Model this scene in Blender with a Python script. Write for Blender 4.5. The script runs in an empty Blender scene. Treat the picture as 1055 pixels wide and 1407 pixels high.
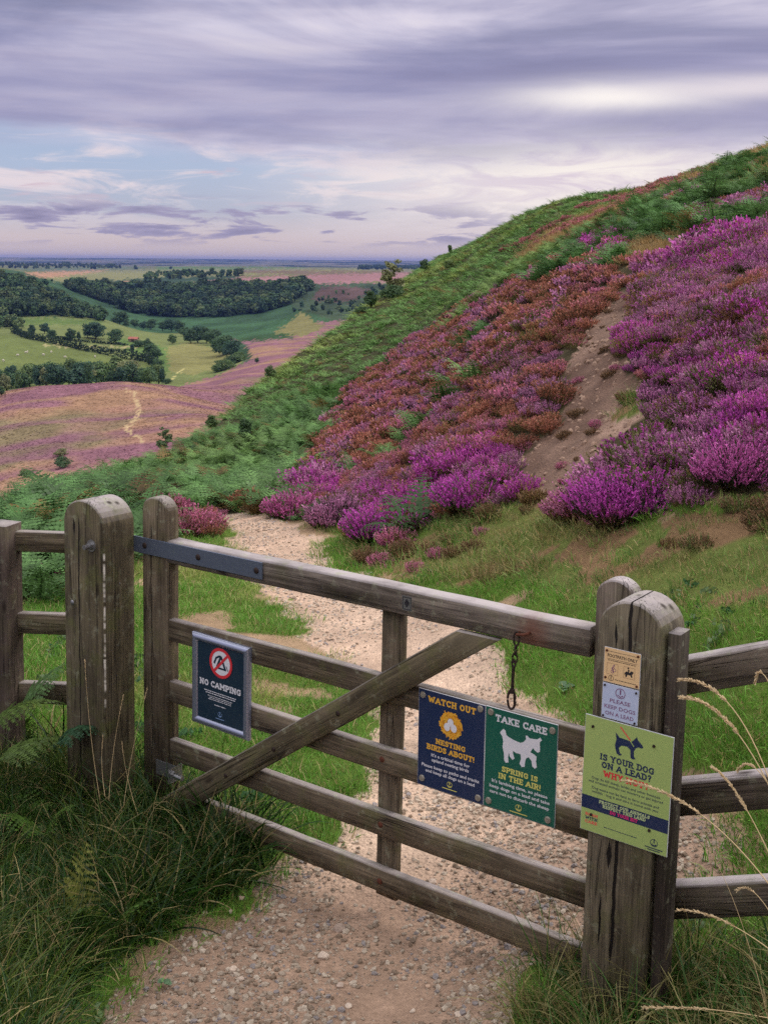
import bpy, bmesh, math, random
import numpy as np
from mathutils import Vector, Matrix
random.seed(7); RNG = np.random.default_rng(7)
SC = bpy.context.scene; COL = SC.collection
R = math.radians

# ------------------------------------------------------------------ camera model (photo 1055 x 1407)
F = 1600.0; PT = R(8.0); RL = R(0.5); CX, CY, EYE = 527.5, 585.0, 2.3
def proj(X, Y, Z):
    z = Z-EYE; yc = Y*math.sin(PT)+z*math.cos(PT); zc = np.maximum(Y*math.cos(PT)-z*math.sin(PT), 1e-3)
    u = math.cos(RL)*X+math.sin(RL)*yc; v = -math.sin(RL)*X+math.cos(RL)*yc
    return CX+F*u/zc, CY-F*v/zc
def ray(px, py):
    u = (px-CX)/F; v = (CY-py)/F
    xc = math.cos(RL)*u-math.sin(RL)*v; yc = math.sin(RL)*u+math.cos(RL)*v
    return np.array([xc, math.cos(PT)+yc*math.sin(PT), -math.sin(PT)+yc*math.cos(PT)])
def at_depth(px, py, Y):
    d = ray(px, py); return np.array([d[0]*Y/d[1], Y, EYE+d[2]*Y/d[1]])
cam = bpy.data.cameras.new('camera'); camo = bpy.data.objects.new('camera', cam); COL.objects.link(camo)
cam.sensor_fit = 'AUTO'; cam.sensor_width = 36; cam.lens = 36*F/1407
cam.shift_y = -(703.5-CY)/1407; cam.clip_start = .05; cam.clip_end = 80000
ri = Vector((1, 0, 0)); up = Vector((0, math.sin(PT), math.cos(PT))); fw = Vector((0, math.cos(PT), -math.sin(PT)))
cr = ri*math.cos(RL)+up*math.sin(RL); cu = -ri*math.sin(RL)+up*math.cos(RL)
M = Matrix((cr, cu, -fw)).transposed().to_4x4(); M.translation = (0, 0, EYE); camo.matrix_world = M
SC.camera = camo

# ------------------------------------------------------------------ numeric helpers
def vnoise(x, y, seed=0):
    xi = np.floor(x).astype(np.int64); yi = np.floor(y).astype(np.int64); fx = x-xi; fy = y-yi
    fx = fx*fx*(3-2*fx); fy = fy*fy*(3-2*fy)
    def h(a, b):
        n = (a*374761393+b*668265263+seed*974634541) & 0x7fffffff
        n = ((n ^ (n >> 13))*1274126177) & 0x7fffffff
        return ((n ^ (n >> 16)) & 0xffff)/65535.0
    return (h(xi, yi)*(1-fx)+h(xi+1, yi)*fx)*(1-fy)+(h(xi, yi+1)*(1-fx)+h(xi+1, yi+1)*fx)*fy
def fbm(x, y, seed=0, o=4):
    s = 0; a = .5; t = 0
    for i in range(o):
        s = s+a*vnoise(x*2**i, y*2**i, seed+i*17); t += a; a *= .5
    return s/t
def inpoly(px, py, poly):
    r = np.zeros(px.shape, bool); n = len(poly); j = n-1
    for i in range(n):
        xi, yi = poly[i]; xj, yj = poly[j]
        if yi != yj:
            c = ((yi > py) != (yj > py)) & (px < (xj-xi)*(py-yi)/(yj-yi)+xi); r ^= c
        j = i
    return r
def sstep(a, b, x):
    t = np.clip((x-a)/(b-a), 0, 1); return t*t*(3-2*t)

# ------------------------------------------------------------------ terrain: thin-plate surfaces over (bearing, log distance)
class TPS:
    def __init__(s, pts, sy, reg=1e-4):
        P = []; V = []
        for p in pts:
            if p[0] == 'p':
                q = at_depth(p[1], p[2], p[3]); P.append((q[0]/q[1], math.log(q[1])*sy)); V.append((q[2]-EYE)/q[1])
            else:                                           # ('z', px, Y, z)
                P.append(((p[1]-CX)/F*1.0, math.log(p[2])*sy)); V.append((p[3]-EYE)/p[2])
        P = np.array(P); V = np.array(V); n = len(P); s.P = P; s.sy = sy
        d2 = ((P[:, None]-P[None])**2).sum(-1); K = s.k(d2)+reg*np.eye(n)
        A = np.zeros((n+3, n+3)); A[:n, :n] = K; A[:n, n] = 1; A[:n, n+1:] = P; A[n, :n] = 1; A[n+1:, :n] = P.T
        s.w = np.linalg.solve(A, np.concatenate([V, [0, 0, 0]]))
    @staticmethod
    def k(d2): return np.where(d2 > 1e-12, .5*d2*np.log(np.maximum(d2, 1e-12)), 0)
    def __call__(s, a, Y):
        b = np.log(Y)*s.sy; out = s.w[-3]+s.w[-2]*a+s.w[-1]*b
        for (p, q), w in zip(s.P, s.w[:-3]): out = out+w*s.k((a-p)**2+(b-q)**2)
        return EYE+out*Y
NEAR = [('z', -900, 1.5, .55), ('z', 527, 1.5, .55), ('z', 2000, 1.5, .9), ('z', -600, 2.5, .15), ('z', 527, 2.5, .12), ('z', 1300, 2.5, .35), ('z', 2000, 2.5, .9),
  ('z', 200, 3.5, -.08), ('z', 527, 3.5, -.11), ('z', 850, 3.5, -.04), ('z', 1200, 3.5, .12),
  ('z', -600, 4.2, -.02), ('z', 0, 4.2, -.06), ('z', 300, 4.2, -.12), ('z', 527, 4.2, -.13), ('z', 800, 4.2, -.03), ('z', 1055, 4.2, .14), ('z', 1500, 4.2, .5),
  ('z', 0, 5, -.08), ('z', 240, 5, -.12), ('z', 527, 5, -.14), ('z', 800, 5, .0), ('z', 950, 5, .2), ('z', 1055, 5, .42), ('z', 1500, 5, 1.0),
  ('z', -400, 7, -.1), ('z', 0, 7, -.15), ('z', 300, 7, -.2), ('z', 600, 7, -.15), ('z', 800, 7, .27), ('z', 1500, 7, 1.9),
  ('z', -400, 9, -.35), ('z', 0, 9, -.3), ('z', 300, 9, -.36), ('z', 480, 9, -.3), ('z', 600, 9, -.1), ('z', 720, 9, .22),
  ('z', 300, 11, -.52), ('z', 430, 11, -.46), ('z', 0, 11, -.45), ('z', -500, 14, -2),
  ('p', 1055, 205, 40), ('p', 960, 235, 46), ('p', 880, 262, 55), ('p', 780, 275, 62), ('p', 700, 305, 78), ('p', 600, 355, 100), ('p', 540, 394, 75), ('p', 460, 455, 56), ('p', 360, 527, 45), ('p', 265, 615, 32), ('p', 150, 662, 22), ('p', 0, 722, 13.5),
  ('p', 850, 330, 24), ('p', 850, 400, 16), ('p', 850, 500, 12), ('p', 850, 600, 9.8), ('p', 850, 690, 8.4),
  ('p', 1055, 700, 7), ('p', 1055, 600, 7.9), ('p', 1055, 500, 9.3), ('p', 1055, 400, 11.8), ('p', 1055, 300, 18),
  ('p', 1400, 500, 6.5), ('p', 1400, 300, 11), ('p', 1400, 120, 26), ('p', 2000, 200, 9), ('p', 2000, 50, 20),
  ('p', 700, 690, 9.8), ('p', 700, 600, 12), ('p', 700, 500, 16), ('p', 700, 420, 24), ('p', 700, 350, 45),
  ('p', 600, 700, 11), ('p', 600, 620, 14), ('p', 600, 540, 20), ('p', 600, 450, 38), ('p', 600, 400, 60),
  ('p', 500, 725, 12), ('p', 500, 645, 16.5), ('p', 500, 565, 26), ('p', 500, 492, 40),
  ('p', 400, 700, 14.2), ('p', 400, 655, 19), ('p', 400, 580, 31), ('p', 300, 700, 16), ('p', 300, 655, 24), ('p', 345, 706, 14), ('p', 200, 700, 14.5), ('p', 100, 720, 13)]
FAR = [('p', -400, 900, 140), ('p', 0, 820, 160), ('p', 300, 780, 170), ('p', 527, 760, 170), ('p', 1055, 760, 170), ('p', 2000, 700, 170),
  ('p', 0, 700, 215), ('p', 150, 640, 245), ('p', 300, 600, 265), ('p', 0, 600, 305), ('p', 150, 570, 330), ('p', 0, 540, 410), ('p', 60, 531, 420), ('p', 150, 526, 430), ('p', 180, 526, 430), ('p', 260, 536, 430), ('p', 310, 547, 425), ('p', 340, 560, 400),
  ('p', -400, 560, 410), ('z', -300, 540, -58), ('z', 0, 540, -58), ('z', 110, 540, -58), ('z', 200, 540, -56), ('z', 280, 520, -52),
  ('p', 0, 500, 610), ('p', 0, 457, 800), ('p', 100, 472, 740), ('p', 250, 510, 610), ('p', 260, 482, 740), ('p', 60, 446, 900), ('p', 160, 452, 880), ('p', 300, 497, 680), ('p', 200, 465, 820),
  ('p', 330, 520, 480), ('p', 300, 532, 460), ('p', 400, 472, 690), ('p', 350, 476, 690), ('p', 430, 444, 900), ('p', 500, 440, 940), ('p', 600, 430, 1000),
  ('p', 30, 434, 1010), ('p', 140, 440, 1030), ('p', -200, 434, 1000), ('p', 0, 383, 1250), ('p', 50, 394, 1220), ('p', 90, 415, 1160), ('p', 125, 434, 1090), ('p', -300, 370, 1300), ('z', 0, 1500, -12), ('z', 60, 1450, -22), ('z', 110, 1300, -40),
  ('p', 200, 456, 1080), ('p', 300, 448, 1150), ('p', 250, 436, 1330), ('p', 350, 432, 1330), ('p', 170, 430, 1330), ('p', 430, 420, 1330), ('p', 500, 418, 1330), ('p', 600, 415, 1330), ('p', 130, 398, 1580), ('p', 250, 400, 1580), ('p', 350, 398, 1580), ('p', 430, 393, 1580), ('p', 500, 393, 1580), ('p', 600, 392, 1580), ('p', 1200, 400, 1580),
  ('p', 0, 372, 2900), ('p', 300, 376.5, 2900), ('p', 600, 377, 2900), ('p', 1200, 382, 2900), ('p', -400, 368, 2900), ('p', 0, 363, 5500), ('p', 300, 366, 5500), ('p', 600, 368.6, 5500), ('p', 1200, 374, 5500), ('p', -400, 360, 5500),
  ('p', 0, 359.5, 9500), ('p', 300, 362, 9500), ('p', 600, 364.5, 9500), ('p', 1200, 369, 9500),
  ('p', 0, 353.5, 14500), ('p', 150, 354.6, 14500), ('p', 300, 356.6, 14500), ('p', 450, 357.6, 14500), ('p', 600, 358.7, 14500), ('p', 1200, 364, 14500), ('p', -400, 350, 14500), ('z', 0, 22000, -20), ('z', 600, 22000, -20), ('z', 1200, 22000, -20)]
T_NEAR = TPS(NEAR, .22); T_FAR = TPS(FAR, .22)
SIL = np.array([(-3000, 7), (-800, 9), (0, 14), (150, 22), (265, 32), (360, 45), (460, 56), (540, 75), (600, 100), (700, 78), (780, 62), (880, 55), (960, 46), (1055, 40), (1500, 32), (3000, 26)], float)
def terr(X, Y, parts=False):
    X = np.asarray(X, float); Y = np.asarray(Y, float); a = X/Y
    zn = np.full(X.shape, -500.); m = Y < 240
    if m.any():
        am, Ym = a[m], Y[m]; ys = np.interp(CX+F*am, SIL[:, 0], SIL[:, 1])
        d = np.maximum(Ym-ys, 0); yc = ys+np.minimum(d, ys*.25)
        z = T_NEAR(am, np.minimum(Ym, yc)); w = ys*.12+1.5
        z = z-.62*(np.sqrt(d*d+w*w)-w)-.04*np.minimum(d, 30)
        z = z+(fbm(X[m]*.55, Ym*.55, 3, 3)-.5)*.22*sstep(5, 12, Ym)+(fbm(X[m]*3, Ym*3, 5, 3)-.5)*.035
        zn[m] = z
    zf = np.full(X.shape, -600.); k = Y > 95
    if k.any():
        Yk = Y[k]; zf[k] = T_FAR(a[k], Yk)+(fbm(X[k]*.03, Yk*.03, 9, 4)-.5)*3.0*sstep(150, 250, Yk)*(1-sstep(6000, 12000, Yk)*.0)
        Xm, Ym = at_depth(415, 446, 960)[:2]
        r = np.hypot((X[k]-Xm)/26, (Yk-Ym)/60); zf[k] += 9.5*np.exp(-r*r*1.3)
    z = np.maximum(zn, zf)
    return (z, zn >= zf) if parts else z
def ground(x, y): return float(terr(np.array([x]), np.array([y]))[0])
YS = np.exp(np.linspace(math.log(1.8), math.log(20000), 2600))
def hit(px, py, ymin=0):
    d = ray(px, py); X = YS*d[0]/d[1]; Z = EYE+YS*d[2]/d[1]
    g = terr(X, YS); i = np.nonzero((g >= Z) & (YS > ymin))[0]
    i = i[0] if len(i) else len(YS)-1
    return X[i], YS[i], g[i]

# ------------------------------------------------------------------ zones measured on the photograph
PATH = [(298, 708), (330, 701), (385, 710), (412, 726), (432, 748), (445, 775), (530, 800), (620, 855), (690, 890), (705, 925), (735, 955), (790, 985), (830, 1040), (900, 1095), (930, 1125), (985, 1118), (1030, 1150), (1000, 1200), (930, 1230), (900, 1290), (800, 1310), (730, 1325), (712, 1360), (700, 1420), (720, 1700), (900, 2600), (150, 2600), (60, 1700), (125, 1420), (185, 1345), (235, 1305), (318, 1262), (345, 1205), (385, 1178), (440, 1168), (470, 1112), (510, 1085), (507, 1010), (497, 965), (452, 905), (428, 868), (372, 822), (350, 800), (328, 770), (318, 740)]
GULLY = [(840, 405), (872, 388), (878, 398), (862, 440), (852, 475), (858, 512), (900, 528), (898, 556), (872, 592), (850, 618), (815, 642), (780, 684), (712, 690), (722, 640), (722, 616), (764, 588), (776, 545), (780, 500), (796, 462), (818, 430)]
HEATH = [(370, 700), (408, 655), (440, 612), (454, 574), (482, 534), (528, 499), (560, 472), (620, 437), (660, 412), (700, 392), (740, 372), (790, 347), (826, 322), (856, 326), (862, 350), (950, 345), (945, 310), (985, 288), (1055, 270), (1300, 190), (1800, 100), (1800, 640), (1300, 640), (1055, 672), (1000, 684), (960, 696), (905, 694), (850, 722), (790, 716), (765, 690), (745, 650), (712, 668), (692, 694), (600, 702), (565, 718), (530, 742), (488, 735), (430, 712)]
TOPH = [(690, 352), (720, 330), (760, 300), (800, 282), (880, 262), (950, 240), (958, 250), (900, 285), (830, 312), (760, 345), (700, 372), (690, 368)]
STRAW = [(850, 352), (856, 336), (900, 326), (940, 318), (956, 332), (930, 344), (884, 362), (860, 366)]
STRAW2 = [(712, 352), (760, 316), (830, 288), (900, 268), (905, 276), (838, 298), (770, 326), (724, 358)]
LEFTH = [(180, 668), (240, 660), (300, 700), (300, 735), (240, 742), (180, 720)]
BANK = [(430, 718), (530, 748), (610, 706), (690, 698), (760, 700), (850, 728), (1055, 690), (1500, 640), (1500, 900), (1055, 830), (940, 830), (800, 830), (700, 800), (560, 790), (500, 775)]
BRIGHT = [(650, 655, 80, 40), (535, 700, 55, 32), (400, 682, 42, 30), (440, 668, 30, 22), (860, 650, 70, 60), (1035, 600, 55, 45), (985, 510, 60, 40), (985, 345, 70, 40), (885, 480, 34, 36), (1050, 440, 40, 30), (842, 336, 32, 18), (1150, 500, 60, 60)]
DARKB = [(770, 510, 42, 42), (720, 545, 50, 30), (500, 600, 40, 20), (880, 500, 30, 20), (640, 440, 60, 14), (800, 395, 45, 20), (920, 540, 30, 18), (1000, 640, 40, 16), (560, 545, 50, 22)]
def blob(px, py, L):
    m = np.zeros(px.shape)
    for x, y, rx, ry in L: m = np.maximum(m, 1-sstep(.55, 1.15, np.hypot((px-x)/rx, (py-y)/ry)))
    return m
def zone(X, Y, Z, jit=True):
    """0 grass, 1 path, 2 bare gully, 3 heather, 4 bracken, 5 straw grass, 6 bank grass, 7 far"""
    px, py = proj(X, Y, Z); Y = np.asarray(Y)
    if jit:
        s = 14*np.minimum(1, 8/Y+.25)
        jx = (fbm(X*1.7, Y*1.7, 31, 3)-.5)*s*3+(fbm(X*7, Y*7, 33, 3)-.5)*s*2.6; jy = (fbm(X*1.7, Y*1.7, 47, 3)-.5)*s*2+(fbm(X*7, Y*7, 49, 3)-.5)*s*2
        px = px+jx; py = py+jy
    z = np.full(px.shape, 4)
    z[(py > 752+np.clip(200-px, 0, 120)*.8) | (Y < 7.3)] = 0
    low = np.interp(px, [-2000, 0, 180, 300, 330, 430, 500, 700, 1055, 3000], [900, 862, 760, 720, 700, 716, 738, 690, 670, 600])
    z[py > low] = 0
    z[inpoly(px, py, BANK) & (Y > 5)] = 6
    z[inpoly(px, py, HEATH)] = 3; z[inpoly(px, py, LEFTH)] = 3
    z[inpoly(px, py, STRAW) | inpoly(px, py, STRAW2)] = 5; z[inpoly(px, py, TOPH) & (fbm(X*.5, Y*.5, 71, 2) > .56)] = 3
    tr = inpoly(px, py, [(880, 262), (960, 236), (1055, 200), (1300, 110), (1300, 195), (1055, 272), (985, 290), (940, 302)]); nn = fbm(X*.45, Y*.45, 73, 3)
    z[tr & (nn > .55)] = 3; z[tr & (nn < .36)] = 5
    gx, gy = px+(fbm(X*3.1, Y*3.1, 81, 3)-.5)*34, py+(fbm(X*3.1, Y*3.1, 83, 3)-.5)*26; z[inpoly(gx, gy, GULLY)] = 2; z[inpoly(px, py, PATH)] = 1
    gf = inpoly(px, py, [(715, 690), (720, 640), (800, 585), (900, 520), (905, 600), (800, 650), (775, 690)]) & (z == 2) & (fbm(X*2.3, Y*2.3, 85, 3) > .55); z[gf] = 6
    z[(z == 3) & (Y > 14) & (fbm(X*.42, Y*.42, 87, 3) > .68)] = 4
    z[Y > 130] = 7
    return z, px, py

# ------------------------------------------------------------------ materials
def S(r, g, b, k=1.0):
    f = lambda c: ((c/255)/12.92 if c/255 <= .04045 else (((c/255)+.055)/1.055)**2.4)*k
    return (f(r), f(g), f(b))
class NT:
    """small node-tree writer"""
    def __init__(s, name, tree=None):
        if tree is None:
            s.m = bpy.data.materials.new(name); s.m.use_nodes = True; tree = s.m.node_tree
        s.t = tree; s.t.nodes.clear()
    def n(s, typ, ins=None, **kw):
        o = s.t.nodes.new(typ)
        for k, v in kw.items(): setattr(o, k, v)
        for k, v in (ins or {}).items(): s.set(o, k, v)
        return o
    def set(s, o, k, v):
        i = o.inputs[k]
        if hasattr(v, 'is_output') and v.is_output: s.t.links.new(v, i)
        elif isinstance(v, (tuple, list)) and len(v) == 3 and i.type == 'RGBA': i.default_value = (*v, 1)
        else: i.default_value = v
    def attr(s, name, typ='GEOMETRY', out='Color'): return s.n('ShaderNodeAttribute', attribute_name=name, attribute_type=typ).outputs[out]
    def math(s, op, a, b=0., c=0., clamp=False):
        o = s.n('ShaderNodeMath', operation=op, use_clamp=clamp); s.set(o, 0, a); s.set(o, 1, b); s.set(o, 2, c); return o.outputs[0]
    def mix(s, f, a, b, typ='MIX'):
        o = s.n('ShaderNodeMix', data_type='RGBA', blend_type=typ, clamp_factor=True)
        s.set(o, 0, f); s.set(o, 6, a if hasattr(a, 'is_output') else (*a, 1) if len(a) == 3 else a); s.set(o, 7, b if hasattr(b, 'is_output') else (*b, 1) if len(b) == 3 else b); return o.outputs[2]
    def noise(s, vec, scale, detail=4, rough=.55, dist=0., out=0):
        o = s.n('ShaderNodeTexNoise', {'Scale': scale, 'Detail': detail, 'Roughness': rough, 'Distortion': dist})
        if vec is not None: s.set(o, 'Vector', vec)
        return o.outputs[out]
    def mapr(s, x, a, b, c=0., d=1., smooth=False):
        o = s.n('ShaderNodeMapRange', {0: x, 1: a, 2: b, 3: c, 4: d}, clamp=True)
        if smooth: o.interpolation_type = 'SMOOTHSTEP'
        return o.outputs[0]
    def ramp(s, x, stops):
        o = s.n('ShaderNodeValToRGB', {0: x}); e = o.color_ramp.elements
        while len(e) < len(stops): e.new(.5)
        for i, (p, c) in enumerate(stops): e[i].position = p; e[i].color = (*c, 1)
        return o.outputs[0]
    def scale(s, vec, sc, loc=(0, 0, 0)):
        return s.n('ShaderNodeMapping', {0: vec, 'Scale': sc, 'Location': loc}).outputs[0]
    def bump(s, h, strength=.5, dist=.01, nrm=None):
        o = s.n('ShaderNodeBump', {'Height': h, 'Strength': strength, 'Distance': dist})
        if nrm is not None: s.set(o, 'Normal', nrm)
        return o.outputs[0]
    def out(s, sh, slot='Surface'):
        o = s.n('ShaderNodeOutputMaterial'); s.t.links.new(sh, o.inputs[slot]); return s.m
    def pbr(s, col, rough=.8, nrm=None, metal=0., spec=.3):
        b = s.n('ShaderNodeBsdfPrincipled', {'Base Color': col, 'Roughness': rough, 'Metallic': metal, 'Specular IOR Level': spec})
        if nrm is not None: s.set(b, 'Normal', nrm)
        return b.outputs[0]
def flat_mat(name, col, rough=.6, metal=0., spec=.3, var=.12, scale=30.):
    t = NT(name); p = t.n('ShaderNodeTexCoord').outputs['Object']
    n = t.noise(p, scale, 4); c = t.mix(n, tuple(x*(1-var) for x in col), tuple(min(1, x*(1+var)) for x in col))
    return t.out(t.pbr(c, rough, None, metal, spec))
def veg_mat(name, instanced=True, dull=.0, trans=.25):
    """leaf colour 'leaf' and bloom colour 'tint' come from the plant; k picks one of them per element, rnd varies each leaf"""
    t = NT(name); typ = 'INSTANCER' if instanced else 'GEOMETRY'
    tint = t.attr('tint', typ); leaf = t.attr('leaf', typ); k = t.attr('k', out='Fac'); r = t.attr('rnd', out='Fac')
    c = t.mix(t.mapr(k, .45, .55), leaf, tint)
    wood = t.mapr(k, 1.5, 1.6); c = t.mix(wood, c, S(92, 74, 56))
    v = t.math('MULTIPLY_ADD', r, .9, .55)
    c = t.mix(1.0, c, t.n('ShaderNodeCombineColor', {0: v, 1: v, 2: v}).outputs[0], 'MULTIPLY')
    d = t.n('ShaderNodeBsdfDiffuse', {'Color': c}).outputs[0]; tr = t.n('ShaderNodeBsdfTranslucent', {'Color': c}).outputs[0]
    mx = t.n('ShaderNodeMixShader', {0: trans, 1: d, 2: tr}).outputs[0]
    g = t.n('ShaderNodeBsdfGlossy', {'Color': (.9, .95, 1, 1), 'Roughness': .45}).outputs[0]
    return t.out(t.n('ShaderNodeMixShader', {0: .018, 1: mx, 2: g}).outputs[0])

# ------------------------------------------------------------------ mesh helpers
def mesh_np(name, V, Fq, mats=(), attrs=None, smooth=False, mi=None):
    """V (n,3); Fq (m,k) array or list of such arrays"""
    me = bpy.data.meshes.new(name); V = np.ascontiguousarray(V, np.float32)
    FL = Fq if isinstance(Fq, list) else [Fq]; FL = [np.asarray(f, np.int32) for f in FL if len(f)]
    me.vertices.add(len(V)); me.vertices.foreach_set('co', V.ravel())
    tot = np.concatenate([np.full(len(f), f.shape[1], np.int32) for f in FL]); idx = np.concatenate([f.ravel() for f in FL])
    me.loops.add(len(idx)); me.loops.foreach_set('vertex_index', idx)
    me.polygons.add(len(tot)); st = np.zeros(len(tot), np.int32); st[1:] = np.cumsum(tot)[:-1]
    me.polygons.foreach_set('loop_start', st); me.polygons.foreach_set('loop_total', tot)
    if smooth: me.polygons.foreach_set('use_smooth', np.ones(len(tot), bool))
    if mi is not None: me.polygons.foreach_set('material_index', np.asarray(mi, np.int32))
    for m in mats: me.materials.append(m)
    for k, a in (attrs or {}).items():
        a = np.asarray(a, np.float32)
        if a.ndim == 1: me.attributes.new(k, 'FLOAT', 'POINT').data.foreach_set('value', a)
        else:
            if a.shape[1] == 3: a = np.concatenate([a, np.ones((len(a), 1), np.float32)], 1)
            me.attributes.new(k, 'FLOAT_COLOR', 'POINT').data.foreach_set('color', a.ravel())
    me.update(); me.validate(); return me
def link(name, me, parent=None, loc=None, rot=None):
    o = bpy.data.objects.new(name, me); COL.objects.link(o)
    if parent: o.parent = parent
    if loc is not None: o.location = loc
    if rot is not None: o.rotation_euler = rot
    return o
def tag(o, label=None, cat=None, group=None, kind=None):
    if label: o['label'] = label
    if cat: o['category'] = cat
    if group: o['group'] = group
    if kind: o['kind'] = kind
    return o
def empty(name, loc, rz=0, ry=0):
    o = bpy.data.objects.new(name, None); COL.objects.link(o); o.empty_display_size = .1
    o.matrix_world = Matrix.Translation(loc) @ Matrix.Rotation(rz, 4, 'Z') @ Matrix.Rotation(ry, 4, 'Y'); return o
def quads(c, u, v):
    """centres and half-axes -> vertices, faces"""
    V = np.stack([c-u-v, c+u-v, c+u+v, c-u+v], 1).reshape(-1, 3)
    return V, np.arange(len(V)).reshape(-1, 4)
def rdir(n, rng):
    a = rng.normal(size=(n, 3)); return a/np.linalg.norm(a, axis=1, keepdims=True)
def perp(d, rng):
    r = rdir(len(d), rng); p = np.cross(d, r); return p/np.maximum(np.linalg.norm(p, axis=1, keepdims=True), 1e-6)
class Acc:
    def __init__(s): s.V = []; s.F = []; s.k = []; s.r = []; s.n = 0
    def add(s, V, F, k, r):
        s.V.append(V); s.F.append(np.asarray(F)+s.n); s.n += len(V)
        s.k.append(np.broadcast_to(k, len(V)) if np.ndim(k) == 0 else k); s.r.append(np.broadcast_to(r, len(V)) if np.ndim(r) == 0 else r)
    def mesh(s, name, mat, extra=None):
        V = np.concatenate(s.V); at = {'k': np.concatenate(s.k), 'rnd': np.concatenate(s.r)}
        for a, c in (extra or {}).items(): at[a] = np.tile(np.asarray(c, np.float32), (len(V), 1))
        return mesh_np(name, V, s.F, [mat], at)
def strips(P, W):
    """P (n,m,3) centre lines, W (n,m,3) half-width vectors -> ribbon vertices and quads"""
    n, m, _ = P.shape; V = np.stack([P-W, P+W], 2).reshape(-1, 3)
    i = np.arange(n)[:, None]*m*2+np.arange(m-1)[None]*2
    return V, np.stack([i, i+1, i+3, i+2], -1).reshape(-1, 4)

# ------------------------------------------------------------------ plant prototypes (meshes)
def heather(acc, rng, n, rad, h, m, fs, bloom=.55, lean=.55, org=(0, 0, 0), fl=.8):
    r = rad*np.sqrt(rng.uniform(0, 1, n)); a = rng.uniform(0, 2*np.pi, n)
    b = np.stack([r*np.cos(a)*.6, r*np.sin(a)*.6, np.zeros(n)], 1)
    d = np.stack([np.cos(a)*r/rad*lean, np.sin(a)*r/rad*lean, np.ones(n)], 1)+rng.normal(size=(n, 3))*.14
    d /= np.linalg.norm(d, axis=1, keepdims=True)
    hh = h*(1-.3*(r/rad)**2)*rng.uniform(.72, 1.12, n); o = np.array(org)
    P = b[:, None]+d[:, None]*hh[:, None, None]*np.linspace(0, .9, 3)[None, :, None]+o
    W = np.repeat((perp(d, rng)*fs*.16)[:, None], 3, 1); V, Fc = strips(P, W); acc.add(V, Fc, 2., rng.uniform(.2, .7, len(V)))
    t = rng.uniform(.22, 1, (n, m)); t[:, :m//2] = rng.uniform(bloom, 1, (n, m//2))
    has = (rng.uniform(0, 1, n) < fl)[:, None] & (rng.uniform(0, 1, (n, m)) < .9)
    k = ((t > bloom) & has).astype(float)
    c = b[:, None]+d[:, None]*(hh[:, None]*t)[..., None]; c = c.reshape(-1, 3)+rdir(n*m, rng)*fs*.8*(1.15-t.ravel())[:, None]+o
    dd = np.repeat(d, m, 0); u = perp(dd, rng); v = dd*.9+rdir(n*m, rng)*.6
    s = fs*rng.uniform(.55, 1.2, n*m)[:, None]; kk = k.ravel()
    V, Fc = quads(c, u*s*np.where(kk > .5, .55, .38)[:, None], v*s*.8); acc.add(V, Fc, np.repeat(kk, 4), np.repeat(rng.uniform(0, 1, n*m), 4))
def frond(acc, rng, org, az, L, el, droop, pairs, wid=.36, detail=5, k=0., tilt=0.):
    t = np.linspace(0, 1, 14); ang = el-droop*t**1.5
    ds = L/13; x = np.concatenate([[0], np.cumsum(np.cos(ang[:-1])*ds)]); z = np.concatenate([[0], np.cumsum(np.sin(ang[:-1])*ds)])
    H = np.array([math.cos(az), math.sin(az), 0]); Sd = np.array([-math.sin(az), math.cos(az), 0]); Zu = np.array([0, 0, 1.])
    P = np.array(org)+x[:, None]*H+z[:, None]*Zu
    V, Fc = strips(P[None], np.outer(np.linspace(.006, .0015, 14)*L/.8, Sd)[None]); acc.add(V, Fc, k, .75)
    tt = np.linspace(.2, .985, pairs); base = np.stack([np.interp(tt, t, P[:, i]) for i in range(3)], 1)
    tan = np.stack([np.interp(tt, t, np.gradient(P[:, i])) for i in range(3)], 1); tan /= np.linalg.norm(tan, axis=1, keepdims=True)
    nrm = np.cross(tan, Sd); nrm *= np.sign(nrm[:, 2:3]+1e-6)
    pl = L*wid*np.minimum(1, (tt-.2)*6+.6)*(1-tt)**.75*1.1+.012
    q = np.linspace(.08, .95, detail)
    for sg in (-1, 1):
        dr = Sd*sg*.9+tan*.42-nrm*(.12+tilt)+rng.normal(size=(pairs, 3))*.06; dr /= np.linalg.norm(dr, axis=1, keepdims=True)
        c = base[:, None]+dr[:, None]*(pl[:, None]*q)[..., None]-np.array([0, 0, 1])*(pl[:, None]*q**2*.18)[..., None]
        acr = np.cross(dr, nrm); hw = (pl[:, None]*(1-q*.8)*.16+.0015)
        A = c.reshape(-1, 3); D = np.repeat(dr, detail, 0)*(np.repeat(pl, detail)/detail*.62)[:, None]
        B = np.repeat(acr, detail, 0)*hw.reshape(-1, 1)
        V = np.stack([A-D, A+B-D*.1, A+D*1.1, A-B-D*.1], 1).reshape(-1, 3)+rng.normal(size=(len(A)*4, 3))*.0015
        acc.add(V, np.arange(len(V)).reshape(-1, 4), k, np.repeat(np.repeat(rng.uniform(.15, .85, pairs), detail)+rng.uniform(-.12, .12, len(A)), 4))
def bracken(acc, rng, nf, L, pairs, detail, low=1.):
    for i in range(nf):
        az = 2*np.pi*i/nf+rng.uniform(-.4, .4); l = L*rng.uniform(.75, 1.15)
        frond(acc, rng, (rng.normal()*.06, rng.normal()*.06, 0), az, l, rng.uniform(.9, 1.3)*low, rng.uniform(1.0, 1.7)*low, pairs, .36, detail)
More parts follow.
